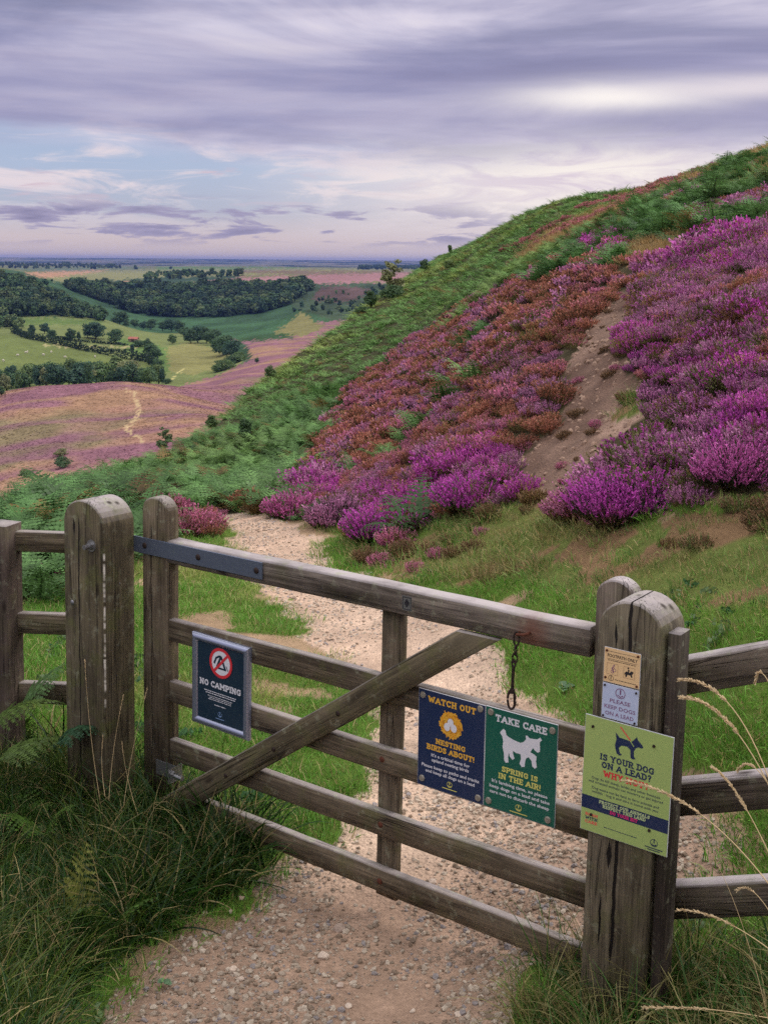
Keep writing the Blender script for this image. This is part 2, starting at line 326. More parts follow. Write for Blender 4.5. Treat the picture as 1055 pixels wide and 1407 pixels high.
def blades(acc, rng, n, rad, h, w, curl, kstraw=.25, lean=.35, org=(0, 0, 0), seg=3):
    r = rad*np.sqrt(rng.uniform(0, 1, n)); a = rng.uniform(0, 2*np.pi, n); az = a+rng.normal(size=n)*.9
    b = np.stack([r*np.cos(a), r*np.sin(a), np.zeros(n)], 1)+np.array(org)
    H = np.stack([np.cos(az), np.sin(az), np.zeros(n)], 1); L = h*rng.uniform(.5, 1.15, n)
    e0 = np.pi/2-np.abs(rng.normal(size=n))*lean; c = curl*rng.uniform(.3, 1.5, n)
    P = [b]
    for i in range(seg):
        e = e0-c*((i+.3)/seg)**1.3; P.append(P[-1]+(H*np.cos(e)[:, None]+np.array([0, 0, 1])*np.sin(e)[:, None])*(L/seg)[:, None])
    P = np.stack(P, 1); wv = perp(H*.3+np.array([0, 0, 1.]), rng)*w
    W = wv[:, None]*np.linspace(1, .12, seg+1)[None, :, None]; V, Fc = strips(P, W)
    kk = (rng.uniform(0, 1, n) < kstraw).astype(float)
    acc.add(V, Fc, np.repeat(kk, (seg+1)*2), np.repeat(rng.uniform(0, 1, n), (seg+1)*2))
def crown(acc, rng, n, lobes, leaf, k=0.):
    """leaf-clump faces through a crown made of lobes (cx,cy,cz,rx,ry,rz)"""
    lobes = np.array(lobes); vol = lobes[:, 3]*lobes[:, 4]*lobes[:, 5]; ch = rng.choice(len(lobes), n, p=vol/vol.sum()); Lb = lobes[ch]
    d = rdir(n, rng); rr = rng.uniform(.25, 1, n)**.5; c = Lb[:, :3]+d*rr[:, None]*Lb[:, 3:]*rng.uniform(.9, 1.12, (n, 1))
    nr = d*.9+rdir(n, rng)*.8+np.array([0, 0, .35]); nr /= np.linalg.norm(nr, axis=1, keepdims=True)
    u = perp(nr, rng); v = np.cross(nr, u); s = leaf*rng.uniform(.6, 1.3, n)[:, None]
    V, Fc = quads(c, u*s, v*s*.75); tone = rng.uniform(.1, .9, len(lobes))[ch]*.55+rng.uniform(0, .45, n)
    acc.add(V, Fc, k, np.repeat(tone, 4))
def round_lobes(rng, n, w, h, base):
    L = [(0, 0, base+h*.5, w*.36, w*.36, h*.42)]
    for i in range(n):
        a = rng.uniform(0, 2*np.pi); q = rng.uniform(0, 1)**.7; zz = base+h*rng.uniform(.12, .92)
        rr = w*.5*math.sin(math.pi*min(.97, max(.12, (zz-base)/h*.8+.15))); s = rng.uniform(.16, .27)
        L.append((math.cos(a)*rr*.7, math.sin(a)*rr*.7, zz, w*s, w*s, h*s*.72))
    return L
def tube(P, rad, sides=7):
    P = np.array(P, float); n = len(P); T = np.gradient(P, axis=0); T /= np.linalg.norm(T, axis=1, keepdims=True)
    ref = np.array([1., 0, 0]) if abs(T[0][2]) > .7 else np.array([0, 0, 1.])
    U = np.cross(T, ref); U /= np.linalg.norm(U, axis=1, keepdims=True); W = np.cross(T, U)
    a = np.linspace(0, 2*np.pi, sides, endpoint=False); rad = np.broadcast_to(rad, n)
    V = (P[:, None]+rad[:, None, None]*(np.cos(a)[None, :, None]*U[:, None]+np.sin(a)[None, :, None]*W[:, None])).reshape(-1, 3)
    i = np.arange(n-1)[:, None]*sides; j = np.arange(sides)[None]; k = (j+1) % sides
    Fq = np.stack([i+j, i+k, i+sides+k, i+sides+j], -1).reshape(-1, 4)
    return V, [Fq, np.array([list(range(sides))[::-1]]), np.array([list(range((n-1)*sides, n*sides))])]
def join(parts):
    V = []; Fd = {}; n = 0
    for v, fl in parts:
        for f in (fl if isinstance(fl, list) else [fl]):
            f = np.asarray(f)
            if len(f): Fd.setdefault(f.shape[1], []).append(f+n)
        V.append(v); n += len(v)
    return np.concatenate(V), [np.concatenate(f) for f in Fd.values()]

# ------------------------------------------------------------------ scatter: one stuff object, its plants are instances
def scatter(name, P, rot, scl, idx, tint, leaf, protos, label, cat):
    me = bpy.data.meshes.new(name); n = len(P); me.vertices.add(n); me.vertices.foreach_set('co', np.ascontiguousarray(P, np.float32).ravel())
    me.attributes.new('rot', 'FLOAT_VECTOR', 'POINT').data.foreach_set('vector', np.ascontiguousarray(rot, np.float32).ravel())
    sc = np.asarray(scl, np.float32); sc = np.repeat(sc[:, None], 3, 1) if sc.ndim == 1 else sc
    me.attributes.new('scl', 'FLOAT_VECTOR', 'POINT').data.foreach_set('vector', np.ascontiguousarray(sc).ravel())
    me.attributes.new('idx', 'INT', 'POINT').data.foreach_set('value', np.asarray(idx, np.int32))
    for a, c in (('tint', tint), ('leaf', leaf)):
        c = np.broadcast_to(np.asarray(c, np.float32), (n, 3)); c = np.concatenate([c, np.ones((n, 1), np.float32)], 1)
        me.attributes.new(a, 'FLOAT_COLOR', 'POINT').data.foreach_set('color', np.ascontiguousarray(c).ravel())
    o = link(name, me); g = bpy.data.node_groups.new(name+'_scatter', 'GeometryNodeTree')
    g.interface.new_socket('Geometry', in_out='INPUT', socket_type='NodeSocketGeometry'); g.interface.new_socket('Geometry', in_out='OUTPUT', socket_type='NodeSocketGeometry')
    N = g.nodes.new; L = g.links.new; gi = N('NodeGroupInput'); go = N('NodeGroupOutput'); ip = N('GeometryNodeInstanceOnPoints'); jn = N('GeometryNodeJoinGeometry')
    for k, pm in enumerate(protos):
        po = bpy.data.objects.new(name+'_plant', pm); oi = N('GeometryNodeObjectInfo'); oi.inputs['Object'].default_value = po; oi.inputs['As Instance'].default_value = True
        L(oi.outputs['Geometry'], jn.inputs[0])
    L(gi.outputs[0], ip.inputs['Points']); L(jn.outputs[0], ip.inputs['Instance']); ip.inputs['Pick Instance'].default_value = True
    for nm, ty, so in (('idx', 'INT', 'Instance Index'), ('rot', 'FLOAT_VECTOR', 'Rotation'), ('scl', 'FLOAT_VECTOR', 'Scale')):
        na = N('GeometryNodeInputNamedAttribute'); na.data_type = ty; na.inputs['Name'].default_value = nm
        L([s for s in na.outputs if s.enabled and s.name == 'Attribute'][0], ip.inputs[so])
    L(ip.outputs[0], go.inputs[0]); md = o.modifiers.new('scatter', 'NODES'); md.node_group = g
    return tag(o, label, cat, kind='stuff')
def area_points(dens, y0, y1, a0, a1, rng):
    n = int(dens*.5*(y1*y1-y0*y0)*(a1-a0)); Y = np.sqrt(rng.uniform(y0*y0, y1*y1, n)); X = rng.uniform(a0, a1, n)*Y
    return X, Y

# ------------------------------------------------------------------ ground meshes
def far_colours(px, py, X, Y):
    n1 = fbm(X*.012, Y*.012, 11, 4); n2 = fbm(X*.05, Y*.02, 12, 4); n3 = fbm(X*.2, Y*.08, 13, 3)
    C = np.tile(np.array(S(62, 84, 56)), (len(px), 1)); typ = np.zeros(len(px), int)          # 0 valley, 1 moor, 2 field, 3 far
    def put(m, c, v=.25, nz=n2):
        C[m] = np.array(c)*(1+v*2*(nz[m]-.5))[:, None]
    put(np.ones(len(px), bool), S(58, 84, 58), .5)
    put(inpoly(px, py, [(160, 436), (330, 442), (450, 436), (520, 380), (580, 380), (580, 440), (420, 470), (330, 470), (230, 470), (200, 456)]), S(62, 92, 62), .45)
    put(inpoly(px, py, [(410, 393), (480, 390), (600, 386), (600, 440), (470, 445), (420, 428), (396, 418)]), S(66, 82, 60), .6)
    put(inpoly(px, py, [(440, 395), (480, 393), (520, 400), (480, 415), (430, 412)]), S(92, 74, 70), .5)
    fld = inpoly(px, py, [(-300, 430), (150, 434), (175, 438), (240, 452), (300, 466), (330, 490), (335, 500), (280, 523), (225, 540), (-300, 560)]) & (Y < 1080)
    put(fld, S(112, 122, 74), .22); typ[fld] = 2
    m = inpoly(px, py, [(-300, 452), (0, 459), (25, 462), (215, 503), (222, 545), (-300, 560)]) & fld; put(m, S(108, 120, 68), .2)
    m = inpoly(px, py, [(150, 462), (200, 470), (235, 480), (240, 500), (220, 525), (215, 500), (180, 486)]) & fld; put(m, S(98, 122, 66), .2)
    m = inpoly(px, py, [(230, 478), (262, 470), (330, 490), (330, 500), (262, 515), (232, 510)]) & fld; put(m, S(132, 130, 82), .2)
    m = inpoly(px, py, [(0, 436), (145, 440), (140, 446), (0, 446)]) & fld; put(m, S(92, 112, 60), .2)
    m = (np.abs(py-(476+np.sin(px*.02)*2+(px-150)*.03)) < 1.1) & (px > 60) & (px < 195) & fld; put(m, S(166, 158, 112), .1)
    m = (np.abs(px-(254-(py-505)*1.15)) < 1.6) & (py > 503) & (py < 522) & fld; put(m, S(186, 178, 120), .1)
    moor = ((Y < 470) & (Y > 120)) | inpoly(px, py, [(232, 548), (250, 530), (300, 516), (345, 494), (340, 474), (313, 467), (392, 455), (405, 446), (430, 443), (470, 440), (600, 420), (600, 600), (300, 560)]) & (Y < 1300)
    q = fbm(X*.018+3, Y*.012, 21, 5); s = .55*n2+.45*q; pur = .12+.76*sstep(.40, .60, .38*s+.62*fbm(X*.035, Y*.085, 29, 5)+.14*(n3-.5)+.012+.05*sstep(330, 420, Y)); gr = sstep(.52, .64, fbm(X*.02+9, Y*.02, 23, 4))
    pc = np.array(S(132, 92, 108)); st = np.array(S(162, 130, 100)); gg = np.array(S(130, 120, 86)); rd = np.array(S(156, 118, 106))
    mc = (st*(1-gr)[:, None]+gg*gr[:, None]); rr = sstep(.5, .7, fbm(X*.04, Y*.03, 25, 3)); mc = mc*(1-.5*rr)[:, None]+rd*(.5*rr)[:, None]
    mc = mc*(1-pur)[:, None]+pc*pur[:, None]; mc = mc*(.82+.36*n3)[:, None]; C[moor] = mc[moor]; typ[moor] = 1
    m = (inpoly(px, py, [(388, 450), (404, 438), (412, 429), (418, 429), (428, 439), (446, 449), (420, 462), (366, 463)]) & (Y < 1150)); typ[m] = 2; C[m] = np.array(S(124, 120, 78))*(.8+.4*n3[m])[:, None]
    m = moor & inpoly(px, py, [(318, 464), (370, 457), (402, 460), (404, 464), (330, 470)]); put(m, S(58, 84, 52), .4, n3)
    pl = np.array([(175, 534), (184, 541), (190, 555), (192, 566), (184, 578), (173, 588), (180, 595), (196, 603), (215, 612)], float)
    xx = np.interp(py, [535, 541, 555, 566, 578, 588, 595, 603], [176, 184, 190, 192, 184, 173, 180, 196]); m = moor & (np.abs(px-xx) < 1.7+(py-535)*.03) & (py > 534) & (py < 606); C[m] = np.array(S(188, 164, 126))
    m = moor & inpoly(px, py, [(0, 660), (60, 646), (80, 652), (40, 690), (0, 705)]); put(m, S(160, 128, 104), .25, n3)
    pt = (Y > 1640); put(pt, S(106, 108, 74), .3, n1); typ[pt] = 3
    def band(poly, c, v=.15): put(inpoly(px, py, poly) & (Y > 1400) & (Y < 11000), c, v, n1)
    band([(60, 381), (100, 374.5), (215, 371), (330, 369), (590, 370), (590, 375), (340, 378), (250, 384), (85, 388)], S(128, 128, 90))
    band([(30, 375), (150, 371), (120, 375.5), (62, 382)], S(168, 132, 108)); band([(215, 366), (420, 366.5), (420, 368.5), (215, 371)], S(88, 112, 62))
    band([(330, 371), (590, 372), (590, 376), (400, 377), (330, 375)], S(112, 98, 84)); band([(255, 389), (330, 381.5), (480, 376.5), (600, 373.5), (600, 385), (480, 389), (327, 393)], S(150, 112, 114))
    band([(120, 388), (200, 382), (330, 378), (332, 382), (262, 389), (160, 394)], S(58, 78, 62)); band([(160, 388), (192, 388), (190, 391), (160, 391)], S(196, 156, 128))
    band([(0, 368), (200, 366), (200, 369), (40, 374)], S(92, 104, 82))
    fr = Y > 5600; C[fr] = (np.array(S(84, 92, 84))*(1-sstep(.45, .6, n1[fr]))[:, None]+np.array(S(122, 112, 104))*sstep(.45, .6, n1[fr])[:, None])*(.8+.4*fbm(X[fr]*.004, Y[fr]*.0015, 5, 3))[:, None]
    dk = fr & (fbm(X*.0035, Y*.0012, 77, 3) > .56); C[dk] = np.array(S(40, 52, 54))
    return np.clip(C, .005, .9), typ
def build_ground():
    a = np.concatenate([np.linspace(-2, -.4, 46)[:-1], np.linspace(-.4, .4, 470), np.linspace(.4, 2, 46)[1:]])
    l = np.concatenate([np.linspace(math.log(1.3), math.log(3.2), 24)[:-1], np.linspace(math.log(3.2), math.log(130), 430)[:-1], np.linspace(math.log(130), math.log(1900), 330)[:-1], np.linspace(math.log(1900), math.log(21500), 110)])
    na, nl = len(a), len(l); Yg = np.exp(l)[:, None]*np.ones(na)[None]; Xg = Yg*a[None]; X = Xg.ravel(); Y = Yg.ravel()
    Z, isnear = terr(X, Y, True); zn, px, py = zone(X, Y, Z)
    C = np.zeros((len(X), 3)); n1 = fbm(X*1.1, Y*1.1, 2, 4)[:, None]; n2 = fbm(X*6, Y*6, 4, 3)[:, None]
    base = {0: S(96, 118, 52), 1: S(196, 168, 146), 2: S(140, 112, 98), 3: S(74, 68, 48), 4: S(66, 66, 44), 5: S(140, 116, 82), 6: S(108, 118, 62)}
    for k, c in base.items(): C[zn == k] = c
    m = zn == 1; C[m] = np.array(S(178, 148, 126))*(1-n1[m])+np.array(S(206, 182, 160))*n1[m]
    g = (zn == 1) & (Y < 4.6); w = sstep(4.7, 4.1, Y[g])[:, None]; C[g] = C[g]*(1-w)+np.array(S(150, 126, 108))*(.7+.55*n1[g])*w
    m = zn == 2; lite = np.clip(sstep(.40, .66, fbm(X[m]*2.2, Y[m]*1.1, 91, 4))+.35*sstep(500, 560, py[m]), 0, 1)[:, None]; lite = lite*(.35+.65*(sstep(505, 540, py[m])*sstep(800, 850, px[m]))[:, None]); C[m] = np.array(S(96, 74, 62))*(1-lite)+np.array(S(168, 140, 122))*lite
    bt = (zn == 6) & (fbm(X*1.4, Y*1.4, 341, 3) > .62); C[bt] = S(134, 108, 80)
    C *= (.72+.56*n2)
    soil = (zn == 0) & (fbm(X*1.6, Y*1.6, 61, 3) > .66); C[soil] = np.array(S(165, 140, 112))*(.7+.6*n2[soil])
    fc, typ = far_colours(px, py, X, Y); far = ~isnear; C[far] = fc[far]
    hid = isnear & (Y > 110); C[hid] = S(70, 80, 50)
    cls = np.where(far, np.where(Y > 5600, 5, np.where(typ == 1, 3, np.where(typ == 2, 4, np.where(typ == 3, 6, 7)))), np.where(zn == 1, 1, np.where((zn == 2) & isnear, 8, np.where((zn == 0) | (zn == 6), 0, 2))))
    i = np.arange(nl-1)[:, None]*na+np.arange(na-1)[None]; Q = np.stack([i, i+1, i+na+1, i+na], -1).reshape(-1, 4)
    qc = cls[Q[:, 0]]; V = np.stack([X, Y, Z], 1)
    # normals of the whole sheet so that the pieces shade as one
    names = {0: ('ground', 'short grass turf and bare soil around the wooden gate', 'ground'), 1: ('path', 'pale gravelly footpath running through the gate', 'path'), 8: ('gully', 'bare eroded scar running down through the heather slope', 'bare earth'), 2: ('hillside', 'steep hillside carrying the heather and bracken', 'hill'),
             3: ('moor', 'purple and straw coloured heather moor in the valley', 'moor'), 4: ('fields', 'pale green pasture fields on the valley floor', 'field'), 5: ('distant_hills', 'faint blue hills along the horizon', 'hills'),
             6: ('plateau', 'flat farmland plateau beyond the wooded bank', 'farmland'), 7: ('valley', 'green bracken covered valley side under the woods', 'valley')}
    for k, (nm, lab, cat) in names.items():
        q = Q[qc == k]; u, inv = np.unique(q, return_inverse=True)
        me = mesh_np(nm, V[u], inv.reshape(-1, 4), [M_PATH if k in (1, 8) else M_GROUND if k in (0, 2) else M_FAR], {'col': C[u]}, True)
        tag(link(nm, me), lab, cat, kind='structure')
    # behind the photographer, so that the ground does not end at the camera
    aa = np.linspace(-2, 2, 30); V2 = np.stack([np.r_[aa*1.3, aa*20], np.r_[np.full(30, 1.3), np.full(30, -14)], np.zeros(60)], 1)
    V2[:30, 2] = terr(V2[:30, 0], V2[:30, 1]); V2[30:, 2] = 1.2+V2[30:, 0]*.03
    f = np.arange(29); me = mesh_np('approach', V2, np.stack([f, f+30, f+31, f+1], 1)[:, ::-1], [M_GROUND], {'col': np.tile(S(110, 104, 70), (60, 1))}, True); tag(link('approach_ground', me), 'rough grass behind the photographer', 'ground', kind='structure')

def ground_mat(name, kind):
    t = NT(name); col = t.attr('col'); P = t.n('ShaderNodeNewGeometry').outputs['Position']
    if kind == 'far':
        n = t.noise(P, .35, 6, .65); n2 = t.noise(P, .06, 4); v = t.math('MULTIPLY_ADD', n, 1.0, .45); v = t.math('MULTIPLY', v, t.math('MULTIPLY_ADD', n2, .5, .75))
        c = t.mix(1., col, t.n('ShaderNodeCombineColor', {0: v, 1: v, 2: v}).outputs[0], 'MULTIPLY')
        return t.out(t.pbr(c, .95, t.bump(n, .9, 1.2), spec=.05))
    a = t.noise(P, 38, 6, .7); b = t.noise(P, 7, 5, .6); v = t.math('ADD', t.math('MULTIPLY', a, .8), t.math('MULTIPLY_ADD', b, .6, .3))
    c = t.mix(1., col, t.n('ShaderNodeCombineColor', {0: v, 1: v, 2: v}).outputs[0], 'MULTIPLY')
    if kind == 'path':
        vo = t.n('ShaderNodeTexVoronoi', {'Vector': P, 'Scale': 55., 'Randomness': 1.}, feature='F1'); vb = t.n('ShaderNodeTexVoronoi', {'Vector': P, 'Scale': 21.}, feature='F1')
        tone = t.mapr(t.n('ShaderNodeSeparateColor', {0: vo.outputs['Color']}).outputs[0], 0, 1, .78, 1.22); c = t.mix(t.mapr(b, .4, .62, 0, .8), c, t.mix(1., c, t.n('ShaderNodeCombineColor', {0: tone, 1: tone, 2: tone}).outputs[0], 'MULTIPLY'))
        h = t.math('ADD', t.math('MULTIPLY', vo.outputs['Distance'], -1.1), t.math('MULTIPLY', vb.outputs['Distance'], -.8)); h = t.math('ADD', h, t.math('MULTIPLY', a, .9))
        return t.out(t.pbr(c, .92, t.bump(h, .8, .012), spec=.15))
    return t.out(t.pbr(c, .95, t.bump(a, .9, .03), spec=.08))
M_PATH = ground_mat('gravel_path', 'path'); M_GROUND = ground_mat('soil', 'near'); M_FAR = ground_mat('far_land', 'far')
build_ground()

# ------------------------------------------------------------------ sky, sun, air
DENOISE = False
SUN_EL, SUN_AZ = R(38), R(62)                                  # azimuth from +Y towards +X
def build_sky():
    w = bpy.data.worlds.new('World'); SC.world = w; w.use_nodes = True; t = NT('', w.node_tree)
    D = t.n('ShaderNodeTexCoord').outputs['Generated']; sp = t.n('ShaderNodeSeparateXYZ', {0: D}).outputs
    el = t.math('MULTIPLY', t.math('ARCSINE', sp[2]), 57.2958); az = t.math('MULTIPLY', t.math('ARCTAN2', sp[0], sp[1]), 57.2958)
    nis = t.n('ShaderNodeTexSky', sky_type='NISHITA', sun_disc=False, sun_elevation=SUN_EL, sun_rotation=SUN_AZ); sky = t.mix(1., nis.outputs[0], (.1, .1, .1), 'MULTIPLY')
    def vec(ax, ey, z=0.): return t.n('ShaderNodeCombineXYZ', {0: t.math('MULTIPLY', az, ax), 1: t.math('MULTIPLY', el, ey), 2: z}).outputs[0]
    right = t.mapr(az, -9, 9, 0, 1, True)
    # clear band and pale horizon
    clear = t.ramp(t.math('DIVIDE', el, 12.), [(0, S(222, 200, 198)), (.09, S(222, 204, 206)), (.2, S(186, 190, 210)), (.36, S(178, 192, 220)), (.6, S(166, 184, 218)), (1, S(150, 172, 212))])
    clear = t.mix(.12, clear, sky)
    clear = t.mix(t.math('MULTIPLY', right, .95), clear, t.ramp(t.math('DIVIDE', el, 8.), [(0, S(214, 196, 200)), (.2, S(230, 216, 216)), (.5, S(250, 240, 236)), (1, S(244, 236, 240))]))
    # thin bright veils
    ve = t.noise(vec(.18, .95, 3.1), 1.0, 9, .62, .8); veil = t.math('MULTIPLY', t.mapr(ve, .43, .62, 0, .9, True), t.mapr(el, 1.0, 3.5))
    c = t.mix(veil, clear, S(236, 222, 226))
    # small mauve clouds low over the plateau
    n = t.noise(vec(.26, 1.5, 7.7), 1.0, 6, .55, .35); band = t.math('MULTIPLY', t.mapr(el, .5, 1.3, 0, 1, True), t.mapr(el, 2.2, 3.3, 1, 0, True))
    lo = t.math('MULTIPLY', t.mapr(n, .48, .56, 0, 1, True), band); lo = t.math('MULTIPLY', lo, t.mapr(az, 3, 9, 1, .35)); c = t.mix(t.math('MULTIPLY', lo, .9), c, t.mix(t.mapr(n, .55, .72), S(164, 156, 186), S(122, 118, 154)))
    n = t.noise(vec(.2, 1.3, 1.7), 1.0, 6, .6, .5); lo = t.math('MULTIPLY', t.mapr(n, .53, .66, 0, .75, True), t.math('MULTIPLY', t.mapr(el, 2.4, 3.2), t.mapr(el, 4.2, 5.0, 1, 0))); c = t.mix(t.math('MULTIPLY', lo, t.mapr(az, -4, 4, 1, .2)), c, S(214, 192, 204))
    # the broad grey violet sheet above
    w1 = t.noise(vec(.075, .22, .3), 1.0, 3, .5); edge = t.math('ADD', el, t.math('MULTIPLY_ADD', w1, 4.4, -2.2)); edge = t.math('ADD', edge, t.math('MULTIPLY', az, .02))
    edge = t.math('ADD', edge, t.math('MULTIPLY_ADD', t.noise(vec(.22, .9, 21.), 1.0, 5, .6), 1.8, -.9)); sheet = t.mapr(edge, 4.3, 6.2, 0, 1, True)
    a = t.noise(vec(.058, .30, 11.3), 1.0, 8, .56, .45); b = t.noise(vec(.035, .42, 5.2), 1.0, 4, .5, .3); ab = t.math('ADD', t.math('MULTIPLY', a, .55), t.math('MULTIPLY', b, .45))
    dark = t.ramp(ab, [(.36, S(124, 126, 158)), (.45, S(150, 150, 182)), (.52, S(180, 177, 204)), (.59, S(216, 210, 228)), (.67, S(242, 234, 240))])
    mid = t.math('MULTIPLY', t.mapr(el, 5.2, 7.0, 0, 1, True), t.mapr(el, 8.6, 11.5, 1, 0, True)); dark = t.mix(t.math('MULTIPLY', mid, .5), dark, S(136, 134, 176))
    c = t.mix(t.math('MULTIPLY', sheet, .95), c, dark)
    def glow(a0, e0, sa, se):
        x = t.math('DIVIDE', t.math('SUBTRACT', az, a0), sa); y = t.math('DIVIDE', t.math('SUBTRACT', t.math('ADD', el, t.math('MULTIPLY_ADD', a, 1.6, -.8)), e0), se)
        return t.math('POWER', 2.718, t.math('MULTIPLY', t.math('ADD', t.math('MULTIPLY', x, x), t.math('MULTIPLY', y, y)), -1.))
    c = t.mix(t.math('MULTIPLY', glow(10, 4.0, 9., 1.7), 1.), c, t.mix(t.mapr(ve, .40, .56), S(226, 212, 222), S(255, 246, 238)))
    c = t.mix(t.math('MULTIPLY', glow(10.5, 7.7, 4.6, .6), 1.), c, S(255, 248, 244)); c = t.mix(t.math('MULTIPLY', glow(17, 8.0, 5., .45), .8), c, S(238, 228, 232))
    # overhead the cloud is brighter, as overcast is
    hi = t.mapr(el, 14, 45, 0, 1, True); c = t.mix(hi, c, (1.0, .96, .97)); dn = t.mapr(el, -3, 0); c = t.mix(dn, (.16, .15, .12), c)
    st = t.mapr(el, 14, 50, 1.0, SKY_TOP)
    bg = t.n('ShaderNodeBackground', {0: c, 1: st}); o = t.n('ShaderNodeOutputWorld'); t.t.links.new(bg.outputs[0], o.inputs[0])
    return w
SKY_TOP = 1.75
build_sky()
sl = bpy.data.lights.new('sun', 'SUN'); sl.energy = 1.5; sl.angle = R(24); sl.color = (1, .91, .81); so = bpy.data.objects.new('sun', sl); COL.objects.link(so)
sd = Vector((math.sin(SUN_AZ)*math.cos(SUN_EL), math.cos(SUN_AZ)*math.cos(SUN_EL), math.sin(SUN_EL))); so.rotation_euler = sd.to_track_quat('Z', 'Y').to_euler()
def build_haze():
    x0, x1, y0, y1, z0, z1 = -26000, 26000, -40, 21800, -130, 62
    V = [(x, y, z) for z in (z0, z1) for y in (y0, y1) for x in (x0, x1)]
    Fc = [(0, 2, 3, 1), (4, 5, 7, 6), (0, 1, 5, 4), (2, 6, 7, 3), (0, 4, 6, 2), (1, 3, 7, 5)]
    me = bpy.data.meshes.new('haze'); me.from_pydata(V, [], Fc); t = NT('haze_air')
    v = t.n('ShaderNodeVolumePrincipled', {'Color': (*S(118, 146, 226), 1), 'Density': HAZE, 'Anisotropy': 0.}); me.materials.append(t.m); t.out(v.outputs[0], 'Volume')
    tag(link('haze', me), 'thin blue evening haze filling the valley', 'haze', kind='stuff')
HAZE = 5.6e-5
if HAZE: build_haze()
SC.view_settings.view_transform = 'Standard'; SC.view_settings.look = 'None'; SC.view_settings.exposure = 0; SC.view_settings.gamma = 1
cy = SC.cycles; cy.max_bounces = 6; cy.diffuse_bounces = 3; cy.glossy_bounces = 2; cy.transmission_bounces = 4; cy.transparent_max_bounces = 6; cy.volume_bounces = 0
cy.use_denoising = DENOISE; cy.use_adaptive_sampling = True; cy.adaptive_threshold = .02

